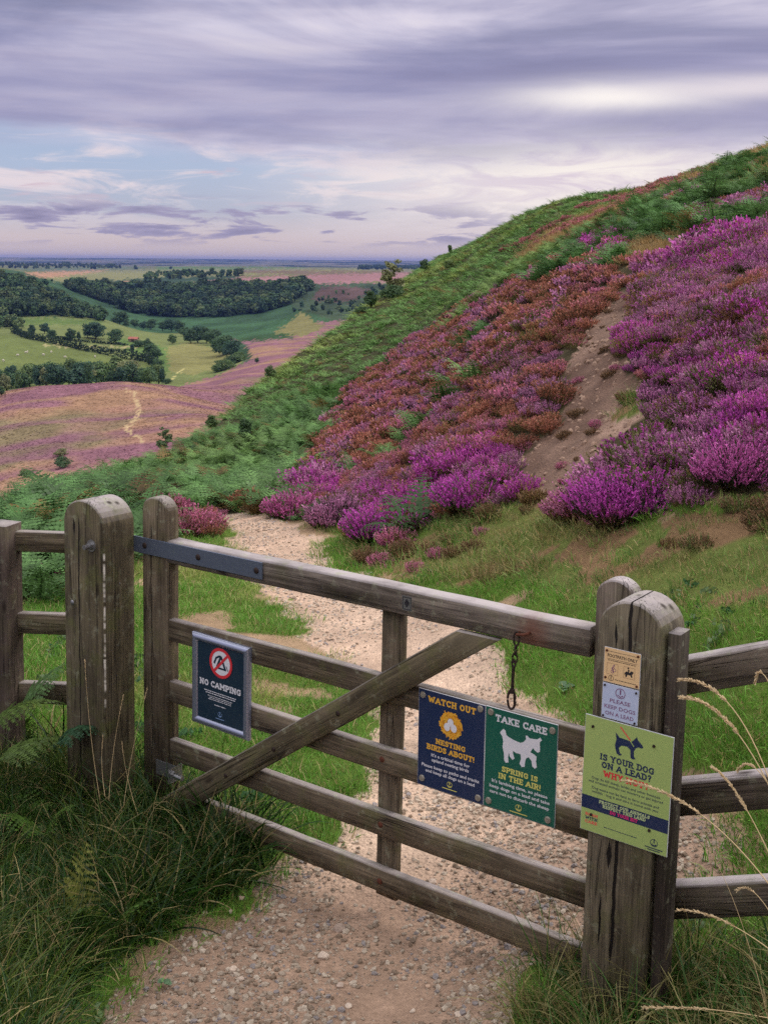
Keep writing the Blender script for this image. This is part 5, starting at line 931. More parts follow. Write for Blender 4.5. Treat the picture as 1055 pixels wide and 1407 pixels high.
for i in range(5): me = bpy.data.meshes.new('pebble'); bm = rock(np.random.default_rng(90+i), 1); bm.to_mesh(me); bm.free(); me.materials.append(M_PEB); PEB.append(me)
def gravel(name, label, dens, y0, y1, smin, smax, seed, keep=None):
    rng = np.random.default_rng(seed); X, Y = area_points(dens, y0, y1, -.36, .45, rng); Z = terr(X, Y); zn, px, py = zone(X, Y, Z); m = (zn == 1) & (fbm(X*2.3, Y*2.3, 401, 3)+rng.uniform(-.18, .18, len(X)) > .42)
    if keep is not None: m &= keep(px, py, X, Y)
    X, Y, Z, px, py = (q[m] for q in (X, Y, Z, px, py)); n = len(X); u = rng.uniform(0, 1, (n, 1)); t = lerp(np.array(S(140, 120, 102)), np.array(S(212, 197, 178)), u); t = np.where(rng.uniform(0, 1, (n, 1)) < .12, np.array(S(160, 152, 150)), t)
    s = smin*(smax/smin)**(rng.uniform(0, 1, n)**1.7); w = sstep(4.3, 4.9, Y)[:, None]; t = t*(.72*(1-w)+1.0*w)
    scatter(name, np.stack([X, Y, Z+s*.12], 1), rng.uniform(0, 6.28, (n, 3))*np.array([.12, .12, 1]), s, rng.integers(0, 5, n), t, t, PEB, label, 'gravel'); print(name, n)
gravel('gravel', 'loose gravel and pebbles on the trodden earth before the gate', 5200, 3.2, 5.4, .003, .017, 21)
gravel('gravel', 'pale loose gravel on the footpath beyond the gate', 1200, 5.4, 14, .006, .017, 22)
gravel('rubble', 'small stones strewn over the bare gully on the hill', 0.01, 9, 9.1, .01, .05, 23)
rng = np.random.default_rng(24); X, Y = area_points(150, 8, 26, .05, .4, rng); Z = terr(X, Y); zn, px, py = zone(X, Y, Z); m = zn == 2; n = m.sum()
bpy.data.objects.remove(bpy.data.objects['rubble']); scatter('rubble', np.stack([X[m], Y[m], Z[m]], 1), rng.uniform(0, 6.28, (n, 3)), .008+.045*rng.uniform(0, 1, n)**5, rng.integers(0, 5, n), np.tile(np.array(S(158, 132, 114)), (n, 1)), np.zeros((n, 3)), PEB, 'small stones strewn over the bare gully on the hill', 'rubble')
STN = [('large flat grey stone on the trodden earth, biggest before the gate', 467, 1279, 18), ('pale rounded stone in the dirt below the bottom rail', 444, 1317, 17), ('brown angular stone touching a smaller one at the path edge', 321, 1335, 15), ('small tan stone touching the brown angular one', 331, 1347, 12),
       ('white pebble at the grass edge under the gate', 317, 1256, 10), ('pale stone half hidden by dark grass below the bottom rail', 331, 1235, 11), ('grey stone low in the path centre, left of a smaller one', 418, 1368, 13), ('squarish grey stone on bare earth', 467, 1357, 14), ('warm buff stone lying on soil beside long grass', 281, 1258, 9),
       ('small round grey stone right of the squarish pair', 442, 1368, 9), ('blunt stone by the bottom edge of the path', 478, 1386, 12), ('tan pebble at the lower left path margin', 250, 1291, 9), ('large pale stone beside the foot of the gate upright', 594, 1214, 14), ('flat grey stone right of the path centre before the gate', 588, 1357, 9), ('rounded pale stone near the long grass at the right', 629, 1396, 12), ('dull brown stone between path centre and right grass', 567, 1391, 10), ('weathered stone beyond the gate in front of the right post', 745, 1215, 10)]
for i, (lab, px, py, w) in enumerate(STN):
    x, y, z = hit(px, py); s = w*y/F/2*1.1; bm = rock(np.random.default_rng(500+i), 2, .62); bmesh.ops.scale(bm, vec=(s, s, s), verts=bm.verts); o = bm_obj('stone', bm, M_STONE, None, (x, y, z+s*.25), (0, 0, i*1.3)); tag(o, lab, 'stone', 'larger stones on the path')

# heather bushes that stand apart
def bush(label, px, py, w, h, tint, leaf, n=420, seed=0, group='single heather bushes'):
    x, y, z = hit(px, py); rng = np.random.default_rng(seed); k = y/F; acc = Acc(); W, Hh = w*k, h*k
    for i in range(5):
        a = rng.uniform(0, 6.28); q = W*.24*(i > 0); heather(acc, rng, n//3, W*.34, Hh*rng.uniform(.5, .8), 20, .0088*max(1, y/9), (.5, .6, .7)[i % 3], 1.05, (q*math.cos(a), q*math.sin(a)*.7, 0))
    o = link('heather_bush', acc.mesh('heather_bush', M_VEG1, {'tint': tint, 'leaf': leaf}), None, (x, y+W*.2, z-.03)); tag(o, label, 'heather bush', group)
bush('bright magenta heather bush at the foot of the slope above the path', 660, 700, 120, 78, MAG, LG, 700, 1); bush('magenta heather bush lowest of the row, overhanging the grass bank', 525, 742, 95, 70, MAG, LG, 600, 2)
bush('small faded pink heather tuft alone on the grass bank', 548, 752, 44, 46, PINK, LO, 260, 3); bush('mauve heather bush at the slope foot right beside the path bend', 455, 725, 84, 66, MAUVE, LD, 500, 4); bush('pink heather bush at the corner where bracken meets path', 402, 712, 70, 58, lerp(PINK, MAG, .4), LG, 420, 5)
bush('big magenta heather bush hanging over the turf below the gully', 868, 715, 150, 120, MAG, LD, 800, 6); bush('dusty pink and brown heather bush left of the big one below the gully', 795, 715, 74, 82, lerp(PINK, MAUVE, .5), LR, 420, 7); bush('dark magenta heather bush at the right edge above the turf', 1020, 668, 120, 96, lerp(MAG, PINK, .4), LD, 650, 8)
bush('pink heather clump behind the round gate stile, left of the path', 262, 736, 80, 56, PINK, LO, 460, 9); bush('rosy heather clump topping the bank behind the big gate post', 216, 706, 84, 44, PINK, LR, 460, 10); bush('small magenta heather tuft on the crest above the rosy clumps', 270, 700, 44, 26, MAG, LG, 220, 11); bush('dull green and rust heather bush where the path disappears', 345, 702, 56, 42, RUST, LG, 300, 12)
bush('brown seeded heather tuft on the bank between turf and slope', 735, 692, 36, 36, BROWN, LO, 200, 13); bush('purple heather sprig low beside the left fence post', 62, 800, 40, 50, lerp(MAG, RUST, .4), LG, 200, 14)

# ferns, weeds and dry stalks at the gate
def fern(label, px, py, Y, az, L, el, droop, col, pairs=20, seed=0, tilt=0.):
    rng = np.random.default_rng(seed); p = at_depth(px, py, Y); acc = Acc(); frond(acc, rng, (0, 0, 0), az, L, el, droop, pairs, .34, 9, 0., tilt); o = link('fern_frond', acc.mesh('fern_frond', M_VEG1, {'tint': col, 'leaf': col}), None, tuple(p)); tag(o, label, 'fern', 'fern fronds at the left fence')
FG, FY = S(76, 96, 44), S(118, 122, 60)
fern('yellowing fern frond standing upright out of the dark grass', 92, 1385, 3.75, 1.0, .58, 1.5, .35, FY, 20, 1); fern('fern frond with a pale straight stem in the bottom left corner', 38, 1410, 3.5, 1.35, .34, 1.45, .5, FG, 15, 2); fern('arching dark fern frond leaning left in the long grass', 90, 1370, 3.7, 2.6, .40, 1.1, 1.5, S(60, 84, 62), 18, 3)
fern('fern frond reaching in from the left across the square fence post', -30, 1010, 4.9, .25, .42, .75, 1.3, FG, 20, 4); fern('green fern frond seen between the left fence rails', 20, 985, 5.05, .55, .36, .95, .8, S(84, 112, 66), 20, 5); fern('dark fern frond drooping against the foot of the broad gate post', 60, 1040, 4.72, .2, .34, .9, 1.6, S(52, 82, 56), 18, 6); fern('low fern frond at the left edge below the fence rail', -20, 1060, 4.6, .5, .4, .6, 1.2, FG, 18, 7); fern('small fern frond at the very left edge in the grass', 5, 1330, 3.6, 2.3, .28, 1.2, 1.2, FG, 16, 8)
def weed(label, px, py, r, n, seed):
    rng = np.random.default_rng(seed); x, y, z = hit(px, py); acc = Acc()
    for i in range(n):
        a = 6.283*i/n+rng.uniform(-.3, .3); e = rng.uniform(.25, 1.0); d = np.array([math.cos(a)*math.cos(e), math.sin(a)*math.cos(e), math.sin(e)]); L = r*rng.uniform(.7, 1.1); t = np.linspace(0, 1, 6); P = d[None]*(L*t)[:, None]-np.array([0, 0, 1])*(L*.45*t**2)[:, None]
        Wd = np.cross(d, [0, 0, 1]); Wd /= np.linalg.norm(Wd); V, Fc = strips(P[None], (Wd[None]*(np.array([.03, .1, .34, .4, .28, .03])*L)[:, None])[None]); acc.add(V, Fc, 0., rng.uniform(.3, .8))
    o = link('leafy_weed', acc.mesh('leafy_weed', M_VEG1, {'tint': S(96, 124, 92), 'leaf': S(96, 124, 92)}), None, (x, y, z+.02)); tag(o, label, 'weed', 'broad leaved weeds')
weed('grey green broad leaved weed at the grass edge under the gate', 256, 1222, .075, 11, 1); weed('small broad leaved weed on the soil below the larger one', 222, 1262, .05, 8, 2); weed('tiny leafy weed on the path soil at the lower left', 226, 1360, .03, 7, 3); weed('pale rosette weed in the turf behind the chain', 776, 952, .06, 10, 4)
def stalk(label, pts, Y, thick, head, seed, col=S(206, 184, 146), group='dry grass stalks by the right post'):
    """dry grass stalk with a feathery seed head; pts run from the root to the tip"""
    rng = np.random.default_rng(seed); W = np.array([at_depth(px, py, y) for (px, py), y in zip(pts, Y)]); t = np.linspace(0, 1, len(W)); tt = np.linspace(0, 1, 26)
    c = [np.polyfit(t, W[:, i], min(2, len(W)-1)) for i in range(3)]; P = np.stack([np.polyval(k, tt) for k in c], 1); o0 = P[0].copy(); P = P-o0
    r = empty('grass_stalk', tuple(o0), 0); tag(r, label, 'dry grass', group); V, Fl = tube(P, np.linspace(thick, thick*.45, 26), 6); acc = Acc(); 
    me = mesh_np('stem', V, Fl, [M_STRAW]); link('stem', me, r)
    n = int(110*head/.12); s = 1-head_frac(P, head)*rng.uniform(0, 1, n); B = np.stack([np.interp(s, tt, P[:, i]) for i in range(3)], 1); T = np.stack([np.interp(s, tt, np.gradient(P[:, i])) for i in range(3)], 1); T /= np.linalg.norm(T, axis=1, keepdims=True)
    d = T+perp(T, rng)*.45; d /= np.linalg.norm(d, axis=1, keepdims=True); L = thick*rng.uniform(2.2, 4.8, n)[:, None]; V, Fc = quads(B+d*L*.7, perp(d, rng)*L*.15, d*L*.8); acc.add(V, Fc, 1., np.repeat(rng.uniform(.25, .8, n), 4)); link('seed_head', acc.mesh('seed_head', M_VEG1, {'tint': col, 'leaf': col}), r)
def head_frac(P, head): return min(.85, head/np.linalg.norm(np.diff(P, axis=0), axis=1).sum())
M_STRAW = flat_mat('dry_straw', S(196, 172, 130), .7, 0, .2, .2, 60)
stalk('arched dry grass head brushing the top fence rail beside the right post', [(1130, 1420), (1075, 1120), (1010, 990), (932, 930)], [2.4, 2.6, 2.75, 2.9], .0019, .26, 1); stalk('straight dry grass head below the arched one, crossing the fence rails', [(1170, 1420), (1085, 1120), (1010, 1030), (936, 950)], [2.4, 2.6, 2.7, 2.8], .0020, .30, 2); stalk('dry grass head lying across the pale green notice', [(1180, 1430), (1060, 1215), (965, 1130), (852, 1068)], [2.5, 2.75, 2.95, 3.1], .0020, .30, 3)
stalk('thin dry grass head between the middle and bottom fence rails', [(1150, 1420), (1075, 1200), (1020, 1120), (976, 1048)], [2.4, 2.6, 2.7, 2.8], .0016, .24, 4); stalk('dry grass head entering at the right edge by the top rail', [(1150, 1300), (1090, 1030), (1060, 965), (1036, 928)], [2.5, 2.65, 2.7, 2.75], .0017, .14, 5); stalk('short dry grass tip at the right edge, second rail', [(1160, 1350), (1085, 1130), (1050, 1085), (1010, 1052)], [2.5, 2.6, 2.7, 2.75], .0016, .16, 6)
stalk('low dry grass head in front of the bottom fence rail', [(1180, 1420), (1070, 1310), (1000, 1275), (930, 1248)], [2.6, 2.8, 2.9, 3.0], .0018, .22, 7); stalk('dry grass head flattened along the bottom right corner', [(1200, 1440), (1080, 1402), (980, 1390), (884, 1384)], [2.5, 2.7, 2.8, 2.9], .0018, .2, 8); stalk('hanging dry grass head at the right edge above the bottom rail', [(1140, 1440), (1080, 1300), (1045, 1235), (1012, 1222)], [2.6, 2.75, 2.8, 2.85], .0014, .12, 9); stalk('fine upright dry stem rising through the lower fence rails', [(1060, 1420), (1030, 1320), (1005, 1220), (968, 1160)], [2.9, 3.0, 3.05, 3.1], .0010, .07, 10)
GS = 'seeding grass stems before the broad gate post'
for k, (lab, x0, y0, x1, y1, hd) in enumerate((('thin seeding grass stem before the left part of the broad post', 138, 1100, 117, 905, .09), ('seeding grass stem leaning right before the broad post', 150, 1100, 170, 955, .09), ('short seeding grass stem low before the broad post', 145, 1095, 142, 1010, .06), ('pale seeding grass stem before the gap left of the gate', 170, 1110, 203, 945, .05), ('bent dry stem low between the gate post and bracket', 190, 1120, 168, 1020, .05))):
    stalk(lab, [(x0, y0), ((x0+x1)/2-3, (y0+y1)/2), (x1, y1)], [4.45, 4.5, 4.52], .0011, hd, 30+k, group=GS)

# ------------------------------------------------------------------ trees, woods, hedge, farm and sheep across the valley
def tree_bits(seed, kind):
    rng = np.random.default_rng(seed); acc = Acc()
    if kind == 'round': crown(acc, rng, 1500, round_lobes(rng, 13, .86, .93, .06), .032); tr = [(0, 0, -.05), (.01, 0, .2), (.0, .01, .5), (-.01, 0, .75)]; r = [.03, .022, .014, .006]
    elif kind == 'wide': crown(acc, rng, 1700, round_lobes(rng, 15, 1.3, .95, .03), .036); tr = [(0, 0, -.05), (.0, 0, .25), (.03, .01, .5), (.03, 0, .72)]; r = [.036, .028, .018, .007]
    elif kind == 'tall': crown(acc, rng, 1300, round_lobes(rng, 11, .56, .9, .1), .028); tr = [(0, 0, -.05), (.01, 0, .3), (.0, .01, .6), (0, 0, .9)]; r = [.026, .02, .013, .005]
    elif kind == 'scrub': crown(acc, rng, 1300, round_lobes(rng, 12, 1.7, .95, -.05), .045); tr = [(0, 0, -.1), (.02, 0, .2), (.1, 0, .5)]; r = [.03, .024, .008]
    else: crown(acc, rng, 900, [(rng.normal()*.10, rng.normal()*.10, z, .17*(1.15-z)+.06, .17*(1.15-z)+.06, .07) for z in np.linspace(.25, .97, 13)], .034); tr = [(0, 0, -.05), (.015, 0, .3), (-.01, 0, .65), (.01, 0, .98)]; r = [.016, .012, .008, .003]
    return acc, join([tube(tr, r, 7)]+[tube([(0, 0, z), (.12*math.cos(a), .12*math.sin(a), z+.12), (.22*math.cos(a), .22*math.sin(a), z+.26)], [.012, .008, .003], 5) for z, a in ((.28, .3), (.36, 2.4), (.45, 4.4), (.5, 5.6))])
KINDS = {}; M_BARK = flat_mat('bark', S(84, 76, 66), .9, 0, .1, .25, 3)
TREE_TONES = {'dark': S(78, 104, 68), 'mid': S(96, 120, 72), 'light': S(112, 132, 80), 'blue': S(70, 98, 76), 'pale': S(140, 144, 102)}
for kd in ('round', 'wide', 'tall', 'scrub', 'thin'):
    for v in range(3):
        acc, (V, Fl) = tree_bits(600+v*7+len(kd)*31, kd); tm = mesh_np('trunk', V, Fl, [M_BARK])
        for tn, c in TREE_TONES.items(): KINDS[kd, v, tn] = None
        KINDS[kd, v] = (acc, tm)
def crown_mesh(kd, v, tone):
    if KINDS[kd, v, tone] is None: KINDS[kd, v, tone] = KINDS[kd, v][0].mesh('crown', M_TREE1, {'tint': TREE_TONES[tone], 'leaf': TREE_TONES[tone]})
    return KINDS[kd, v, tone]
def tree(name, label, cat, group, pos, h, kd, tone, seed, wide=1.):
    rng = np.random.default_rng(seed); v = int(rng.integers(0, 3)); r = empty(name, tuple(pos), float(rng.uniform(0, 6.28))); tag(r, label, cat, group)
    for nm, me in (('crown', crown_mesh(kd, v, tone)), ('trunk', KINDS[kd, v][1])): o = link(nm, me, r); o.scale = (h*wide, h*wide, h)
    return r
def far_tree(label, px, py, hpx, kd, tone, seed, group=None, cat='tree', name='broadleaf_tree', ymin=150, wide=1.):
    x, y, z = hit(px, py, ymin); return tree(name, label, cat, group, (x, y, z), hpx*y/F, kd, tone, seed, wide)
# the belt of trees behind the moor
rb = np.random.default_rng(77); GB = 'trees in the dark belt between moor and pasture'; tops = np.array([(-60, 512), (0, 512), (40, 504), (60, 501), (85, 494), (105, 492), (128, 493), (150, 500), (168, 494), (190, 503), (215, 508)], float)
for i in range(34):
    px = -50+272*i/33+rb.uniform(-4, 4); Y = rb.uniform(478, 560); a = (px-CX)/F; X = a*Y; z = ground(X, Y); top = np.interp(px, tops[:, 0], tops[:, 1])+rb.uniform(-8, 4)+(Y < 510)*6; zt = at_depth(px, top, Y)[2]; h = max(7., zt-z)
    tree('broadleaf_tree', 'one of the dark broadleaf trees packed in the belt below the sheep pasture', 'tree', GB, (X, Y, z), h, ('round', 'tall', 'round', 'wide')[i % 4], ('dark', 'blue', 'mid', 'dark', 'light', 'blue', 'pale')[i % 7], i, (.8, 1.1, .95)[i % 3])
FT = [('small round tree on the upper pasture, farthest left of the field trees', 45, 460, 12, 'round', 'blue'), ('taller tree just left of a spreading one on the upper pasture', 62, 459, 14, 'round', 'blue'), ('spreading tree beside the hedge on the upper pasture', 71, 467, 12, 'wide', 'dark'), ('medium field tree left of the farm copse', 98, 468, 15, 'round', 'dark'), ('small field tree tucked left of the copse by the farm', 109, 469, 11, 'tall', 'dark'), ('wide copse tree behind the farm, biggest in the pasture', 132, 467, 21, 'wide', 'blue'), ('left companion of the biggest copse tree', 121, 465, 17, 'round', 'blue'), ('dense tree immediately left of the little farm building', 159, 472, 17, 'wide', 'dark'), ('low dark scrub just below the farm building', 192, 477, 10, 'scrub', 'dark'), ('low scrub right of the farm building scrub', 204, 479, 12, 'round', 'dark'), ('slim tree standing in the hedge line below the farm', 182, 488, 13, 'tall', 'blue'), ('big dark tree where the hedge meets the tree belt', 211, 495, 20, 'wide', 'dark'), ('rounded tree at the right end of the tree belt', 217, 512, 18, 'round', 'dark'), ('lone round tree in the open right hand pasture', 237, 473, 13, 'round', 'mid'),
      ('dark tree at the mouth of the side valley below the wooded hill', 165, 446, 16, 'wide', 'dark'), ('low tree next to the side valley mouth tree', 174, 449, 10, 'round', 'dark')]
for i, (lab, px, py, h, kd, tn) in enumerate(FT): far_tree(lab, px, py, h*1.15, kd, tn, 100+i)
GST = 'trees along the stream'
for i, (px, py, h, kd, tn) in enumerate(((186, 450, 9, 'wide', 'dark'), (197, 453, 10, 'round', 'blue'), (208, 453, 12, 'wide', 'dark'), (224, 455, 12, 'round', 'dark'), (236, 456, 14, 'wide', 'blue'), (247, 458, 14, 'round', 'dark'), (262, 472, 17, 'round', 'dark'), (272, 471, 19, 'wide', 'blue'), (284, 472, 18, 'round', 'dark'), (293, 474, 17, 'wide', 'dark'), (298, 482, 16, 'round', 'dark'), (307, 488, 22, 'wide', 'dark'), (318, 491, 19, 'wide', 'blue'), (322, 500, 13, 'scrub', 'dark'), (310, 508, 14, 'scrub', 'mid'), (298, 512, 10, 'scrub', 'mid'), (330, 497, 12, 'scrub', 'mid'), (255, 462, 11, 'scrub', 'dark'))):
    far_tree('one of the dark trees strung along the stream below the bracken slope', px, py, h*1.25, kd, tn, 200+i, GST)
ML = [('small dark bush alone on the far purple moor', 353, 499, 8, 'round', 'dark'), ('low spreading thorn bush alone on the straw coloured near moor', 36, 656, 13, 'scrub', 'mid'), ('dark rounded bush on the near moor beside the bracken edge', 88, 642, 17, 'scrub', 'dark'), ('grey green scrub behind the dark rounded bush on the moor', 84, 627, 12, 'scrub', 'pale'), ('dark bush at the left edge where tree belt meets moor', 2, 545, 14, 'round', 'dark'), ('scrub patch beside the right end of the belt', 230, 527, 9, 'scrub', 'dark')]
for i, (lab, px, py, h, kd, tn) in enumerate(ML): far_tree(lab, px, py, h, kd, tn, 300+i, None, 'bush', 'moor_bush')
PTR = [('dark conspicuous tree alone on the plateau skyline', 187, 371, 7, 'round', 'blue'), ('twin tree on the skyline right of the conspicuous one', 235, 370.5, 4.5, 'wide', 'blue'), ('small tree in the pale plateau field', 99, 386, 5, 'wide', 'dark'), ('tiny tree on the plateau field edge', 133, 387, 4.5, 'round', 'dark'), ('dark bush against the pink heather plateau', 327, 390, 5, 'round', 'dark'), ('tiny bush at the foot of the pale plateau field', 72, 387, 4, 'round', 'blue')]
for i, (lab, px, py, h, kd, tn) in enumerate(PTR): far_tree(lab, px, py, h, kd, tn, 330+i, None, 'tree', 'broadleaf_tree', 1300)
HT = [('young thin birch standing out on the green hillside shoulder', 537, 408, 50, 'thin', 'pale'), ('dark bush at the foot of the young birch', 541, 412, 22, 'scrub', 'dark'), ('second dark bush downslope of the birch', 510, 424, 24, 'round', 'dark'), ('low dark bush at the hill edge below the birch', 498, 430, 12, 'scrub', 'dark'), ('small windswept pine on the hill edge against the far hills', 583, 372, 16, 'round', 'dark'), ('tiny sapling on the hill edge near the sky', 618, 350, 13, 'tall', 'mid'), ('faint shrub on the bracken below the hill edge', 617, 372, 17, 'round', 'light'), ('dark young tree in the lower bracken hillside', 338, 612, 36, 'tall', 'dark'), ('bright green shrub in the bracken left of the dark young tree', 292, 592, 22, 'round', 'mid'), ('slender sapling topping the bracken edge against the moor', 228, 622, 34, 'thin', 'mid'), ('small shrub on the bracken slope above the moor', 372, 520, 18, 'round', 'mid'), ('dark shrub in the bracken beside the slender sapling', 262, 632, 22, 'scrub', 'dark')]
for i, (lab, px, py, h, kd, tn) in enumerate(HT): far_tree(lab, px, py, h, kd, tn, 360+i, None, 'shrub', 'hillside_shrub', 14)
# woods: masses of crowns
W_PROTO = []
for v, (kd, s) in enumerate((('round', 3), ('wide', 5), ('round', 9), ('tall', 4))):
    acc = Acc(); rr = np.random.default_rng(700+v); w = {'round': .8, 'wide': 1.15, 'tall': .6}[kd]; crown(acc, rr, 420, round_lobes(rr, 9, w, .9, .08), .06); W_PROTO.append(acc.mesh('wood_crown', M_TREE))
def wood(name, label, poly, y0, y1, a0, a1, dens, h0, h1, seed, tone=1.):
    rng = np.random.default_rng(seed); X, Y = area_points(dens, y0, y1, a0, a1, rng); Z = terr(X, Y); px, py = proj(X, Y, Z); m = inpoly(px+(fbm(X*.02, Y*.02, 3, 3)-.5)*16, py+(fbm(X*.02, Y*.02, 8, 3)-.5)*4, poly)
    X, Y, Z = X[m], Y[m], Z[m]; n = len(X); g = np.array([S(68, 92, 62), S(86, 112, 70), S(58, 84, 64), S(104, 120, 76)])[rng.choice(4, n, p=[.35, .28, .2, .17])]*rng.uniform(.65, 1.4, (n, 1))*tone*(.6+.8*fbm(X*.02, Y*.02, 55, 3))[:, None]; h = rng.uniform(h0, h1, n)*(.45+1.0*fbm(X*.03, Y*.03, 5, 2))
    scatter(name, np.stack([X, Y, Z-.5], 1), np.stack([np.zeros(n), np.zeros(n), rng.uniform(0, 6.28, n)], 1), h, rng.integers(0, 4, n), g, g, W_PROTO, label, 'wood'); print(name, n)
wood('woodland', 'dense dark woodland covering the steep hill at the left edge', [(-900, 368), (-200, 370), (0, 382), (30, 388), (60, 400), (95, 419), (128, 435), (146, 442), (100, 442), (0, 440), (-900, 440)], 990, 1420, -.62, -.2, .02, 8, 13, 1, .85)
wood('woodland', 'long dark wood on the opposite valley side below the plateau', [(88, 394), (130, 398), (250, 399), (350, 397), (432, 393), (424, 402), (405, 414), (385, 424), (350, 432), (300, 437), (240, 436), (190, 433), (160, 422), (120, 408)], 1150, 1680, -.4, .02, .026, 9, 16, 2, .82)
wood('woodland', 'scattered scrub on the right part of the far valley side', [(440, 412), (470, 400), (520, 395), (560, 400), (560, 440), (470, 440), (425, 434), (400, 428)], 1150, 1600, -.12, .06, .002, 4, 8, 3)
wood('woodland', 'thin line of dark trees on the plateau skyline before the far hills', [(496, 368), (575, 368), (575, 371), (496, 371)], 2800, 5600, -.03, .04, .0006, 10, 20, 4, .8)
wood('woodland', 'low dark shelterbelts on the plateau at the left', [(-300, 364), (0, 364), (120, 365), (170, 368), (165, 370.5), (60, 369), (-300, 368)], 3000, 6500, -.5, -.2, .00022, 9, 18, 5, .8)
wood('woodland', 'dark wood edge nearest the left frame above the pasture', [(-500, 425), (-60, 424), (0, 430), (20, 440), (28, 452), (0, 452), (-500, 452)], 800, 1010, -.7, -.3, .012, 8, 12, 6)
wood('woodland', 'dark plantation strip in the middle of the plateau', [(192, 379), (262, 376), (332, 377), (330, 381), (262, 384), (200, 385)], 1650, 2600, -.24, -.1, .002, 7, 12, 7)
# hedge
def hedge(label, pts, h, w, seed, dens=9):
    rng = np.random.default_rng(seed); W = [hit(px, py, 400) for px, py in pts]; acc = Acc(); o0 = np.array(W[0]); P = np.array(W)-o0; seg = np.linalg.norm(np.diff(P, axis=0), axis=1); cum = np.r_[0, np.cumsum(seg)]; n = int(cum[-1]*dens)
    s = rng.uniform(0, cum[-1], n); c = np.stack([np.interp(s, cum, P[:, i]) for i in range(3)], 1); hh = h*(.55+.9*fbm(s*.12, s*0, 4, 3)); c += np.stack([rng.normal(size=n)*w*.4, rng.normal(size=n)*w*.4, rng.uniform(0, 1, n)*hh], 1)
    d = rdir(n, rng); u = perp(d, rng); v = np.cross(d, u); q = rng.uniform(.25, .55, n)[:, None]; V, Fc = quads(c, u*q, v*q); acc.add(V, Fc, 0., np.repeat(rng.uniform(.1, .9, n), 4)); tag(link('hedge', acc.mesh('hedge', M_TREE1, {'tint': S(48, 66, 42), 'leaf': S(48, 66, 42)}), None, tuple(o0)), label, 'hedge')
hedge('long dark hedge slanting down across the pasture to the tree belt', [(18, 458), (45, 467), (80, 474), (120, 483), (160, 491), (200, 497), (216, 504)], 4.2, 2.2, 1, 14); hedge('thin hedge along the farm track in the upper pasture', [(78, 465), (100, 469), (150, 473), (176, 476)], 1.6, 1.0, 2, 7)
# the little farm building
x, y, z = hit(184, 470, 300); br = empty('farm_building', (x, y, z), -.25); tag(br, 'tiny stone barn with a pinkish roof among the pasture trees', 'barn'); k = y/F
bm = bmesh.new(); L_, D_, E_ = 13*k/2, 6*k/2, 4.2*k
vs = [bm.verts.new(p) for p in ((-L_, -D_, -.5), (L_, -D_, -.5), (L_, D_, -.5), (-L_, D_, -.5), (-L_, -D_, E_), (L_, -D_, E_), (L_, D_, E_), (-L_, D_, E_), (-L_, 0, E_+2.2*k), (L_, 0, E_+2.2*k))]
for f in ((0, 1, 5, 4), (1, 2, 6, 9, 5), (2, 3, 7, 6), (3, 0, 4, 8, 7)): bm.faces.new([vs[i] for i in f])
bm_obj('wall', bm, flat_mat('barn_stone', S(150, 132, 112), .9, 0, .1, .2, 1.), br)
bm = bmesh.new()
for sg in (-1, 1):
    q = [(-L_-.3, sg*(D_+.35), E_-.15), (L_+.3, sg*(D_+.35), E_-.15), (L_+.3, 0, E_+2.25*k+.12), (-L_-.3, 0, E_+2.25*k+.12)]; a = [bm.verts.new(p) for p in q]; b2 = [bm.verts.new((p[0], p[1], p[2]+.22)) for p in q]
    for f in (a[::-1], b2): bm.faces.new(f)
    for i in range(4): bm.faces.new((a[i], a[(i+1) % 4], b2[(i+1) % 4], b2[i]))
bm_obj('roof', bm, flat_mat('pantile', S(176, 112, 98), .8, 0, .15, .2, 2.), br)
bm = bmesh.new(); add_box(bm, -1., 1., -D_-.06, -D_-.01, -.4, 2.4); bm_obj('door', bm, flat_mat('barn_door', S(70, 60, 54), .8), br); bm = bmesh.new(); add_box(bm, 2.2, 3.2, -D_-.06, -D_-.01, 1.2, 2.2); bm_obj('window', bm, flat_mat('barn_window', S(52, 56, 62), .4), br)
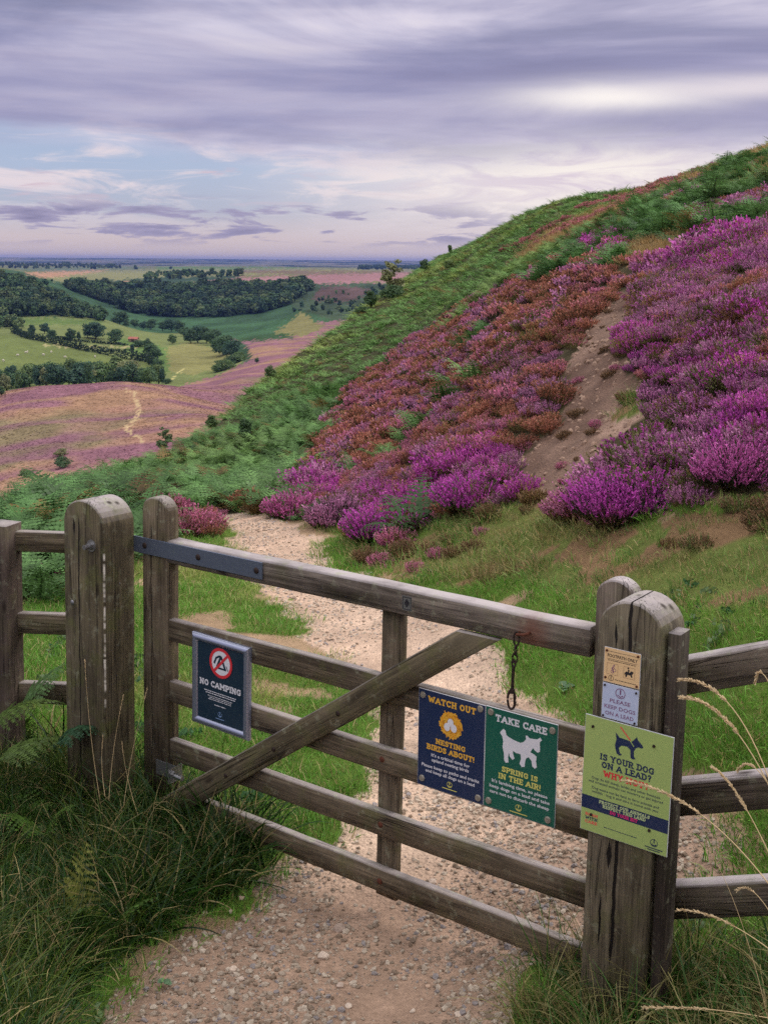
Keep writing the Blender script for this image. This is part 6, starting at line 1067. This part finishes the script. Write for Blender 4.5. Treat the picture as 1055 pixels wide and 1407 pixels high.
# sheep
def sheep_mesh():
    bm = bmesh.new(); bmesh.ops.create_uvsphere(bm, u_segments=12, v_segments=8, radius=1, matrix=Matrix.Translation((0, 0, .62)) @ Matrix.Diagonal((.55, .27, .3, 1))); bmesh.ops.create_uvsphere(bm, u_segments=10, v_segments=6, radius=1, matrix=Matrix.Translation((.62, 0, .5)) @ Matrix.Rotation(.7, 4, 'Y') @ Matrix.Diagonal((.2, .1, .11, 1)))
    for x in (-.34, .34):
        for yy in (-.13, .13): add_cyl(bm, (x, yy, .2), (0, 0, 1), .045, .44, 8, .06)
    for yy in (-.1, .1): bmesh.ops.create_uvsphere(bm, u_segments=6, v_segments=4, radius=1, matrix=Matrix.Translation((.52, yy, .6)) @ Matrix.Diagonal((.04, .09, .03, 1)))
    me = bpy.data.meshes.new('sheep'); bm.to_mesh(me); bm.free(); me.materials.append(flat_mat('fleece', S(214, 204, 190), .95, 0, .05, .1, 8)); return me
sm = sheep_mesh()
for i, (px, py) in enumerate(((36, 486), (38.5, 485), (25, 490.5), (5, 498), (71, 485.5), (90, 492.5), (131, 492), (60, 489))):
    x, y, z = hit(px, py, 300); o = link('sheep', sm, None, (x, y, z), (0, 0, i*1.9)); o.scale = (1.5,)*3; tag(o, 'tiny white sheep grazing in the lower pasture above the tree belt', 'sheep', 'sheep in the pasture')
# tufts over the valley moor
rng = np.random.default_rng(41); X, Y = area_points(.9, 170, 470, -.45, .05, rng); Z = terr(X, Y); px, py = proj(X, Y, Z); px = px+0; C, ty = far_colours(px, py, X, Y); xx = np.interp(py, [535, 541, 555, 566, 578, 588, 595, 603], [176, 184, 190, 192, 184, 173, 180, 196]); m = (ty == 1) & (np.abs(px-xx) > 4); n = m.sum(); C = np.minimum(C[m]*rng.uniform(1.05, 1.4, (n, 1)), .8)
scatter('heather', np.stack([X[m], Y[m], Z[m]-.1], 1), np.stack([np.zeros(n), np.zeros(n), rng.uniform(0, 6.28, n)], 1), np.stack([rng.uniform(1.0, 2.0, n)]*2+[rng.uniform(.5, .95, n)], 1), rng.integers(0, 3, n), C, C*.85, H_FAR, 'low purple and straw heather tufts on the valley moor', 'heather'); print('moor', n)
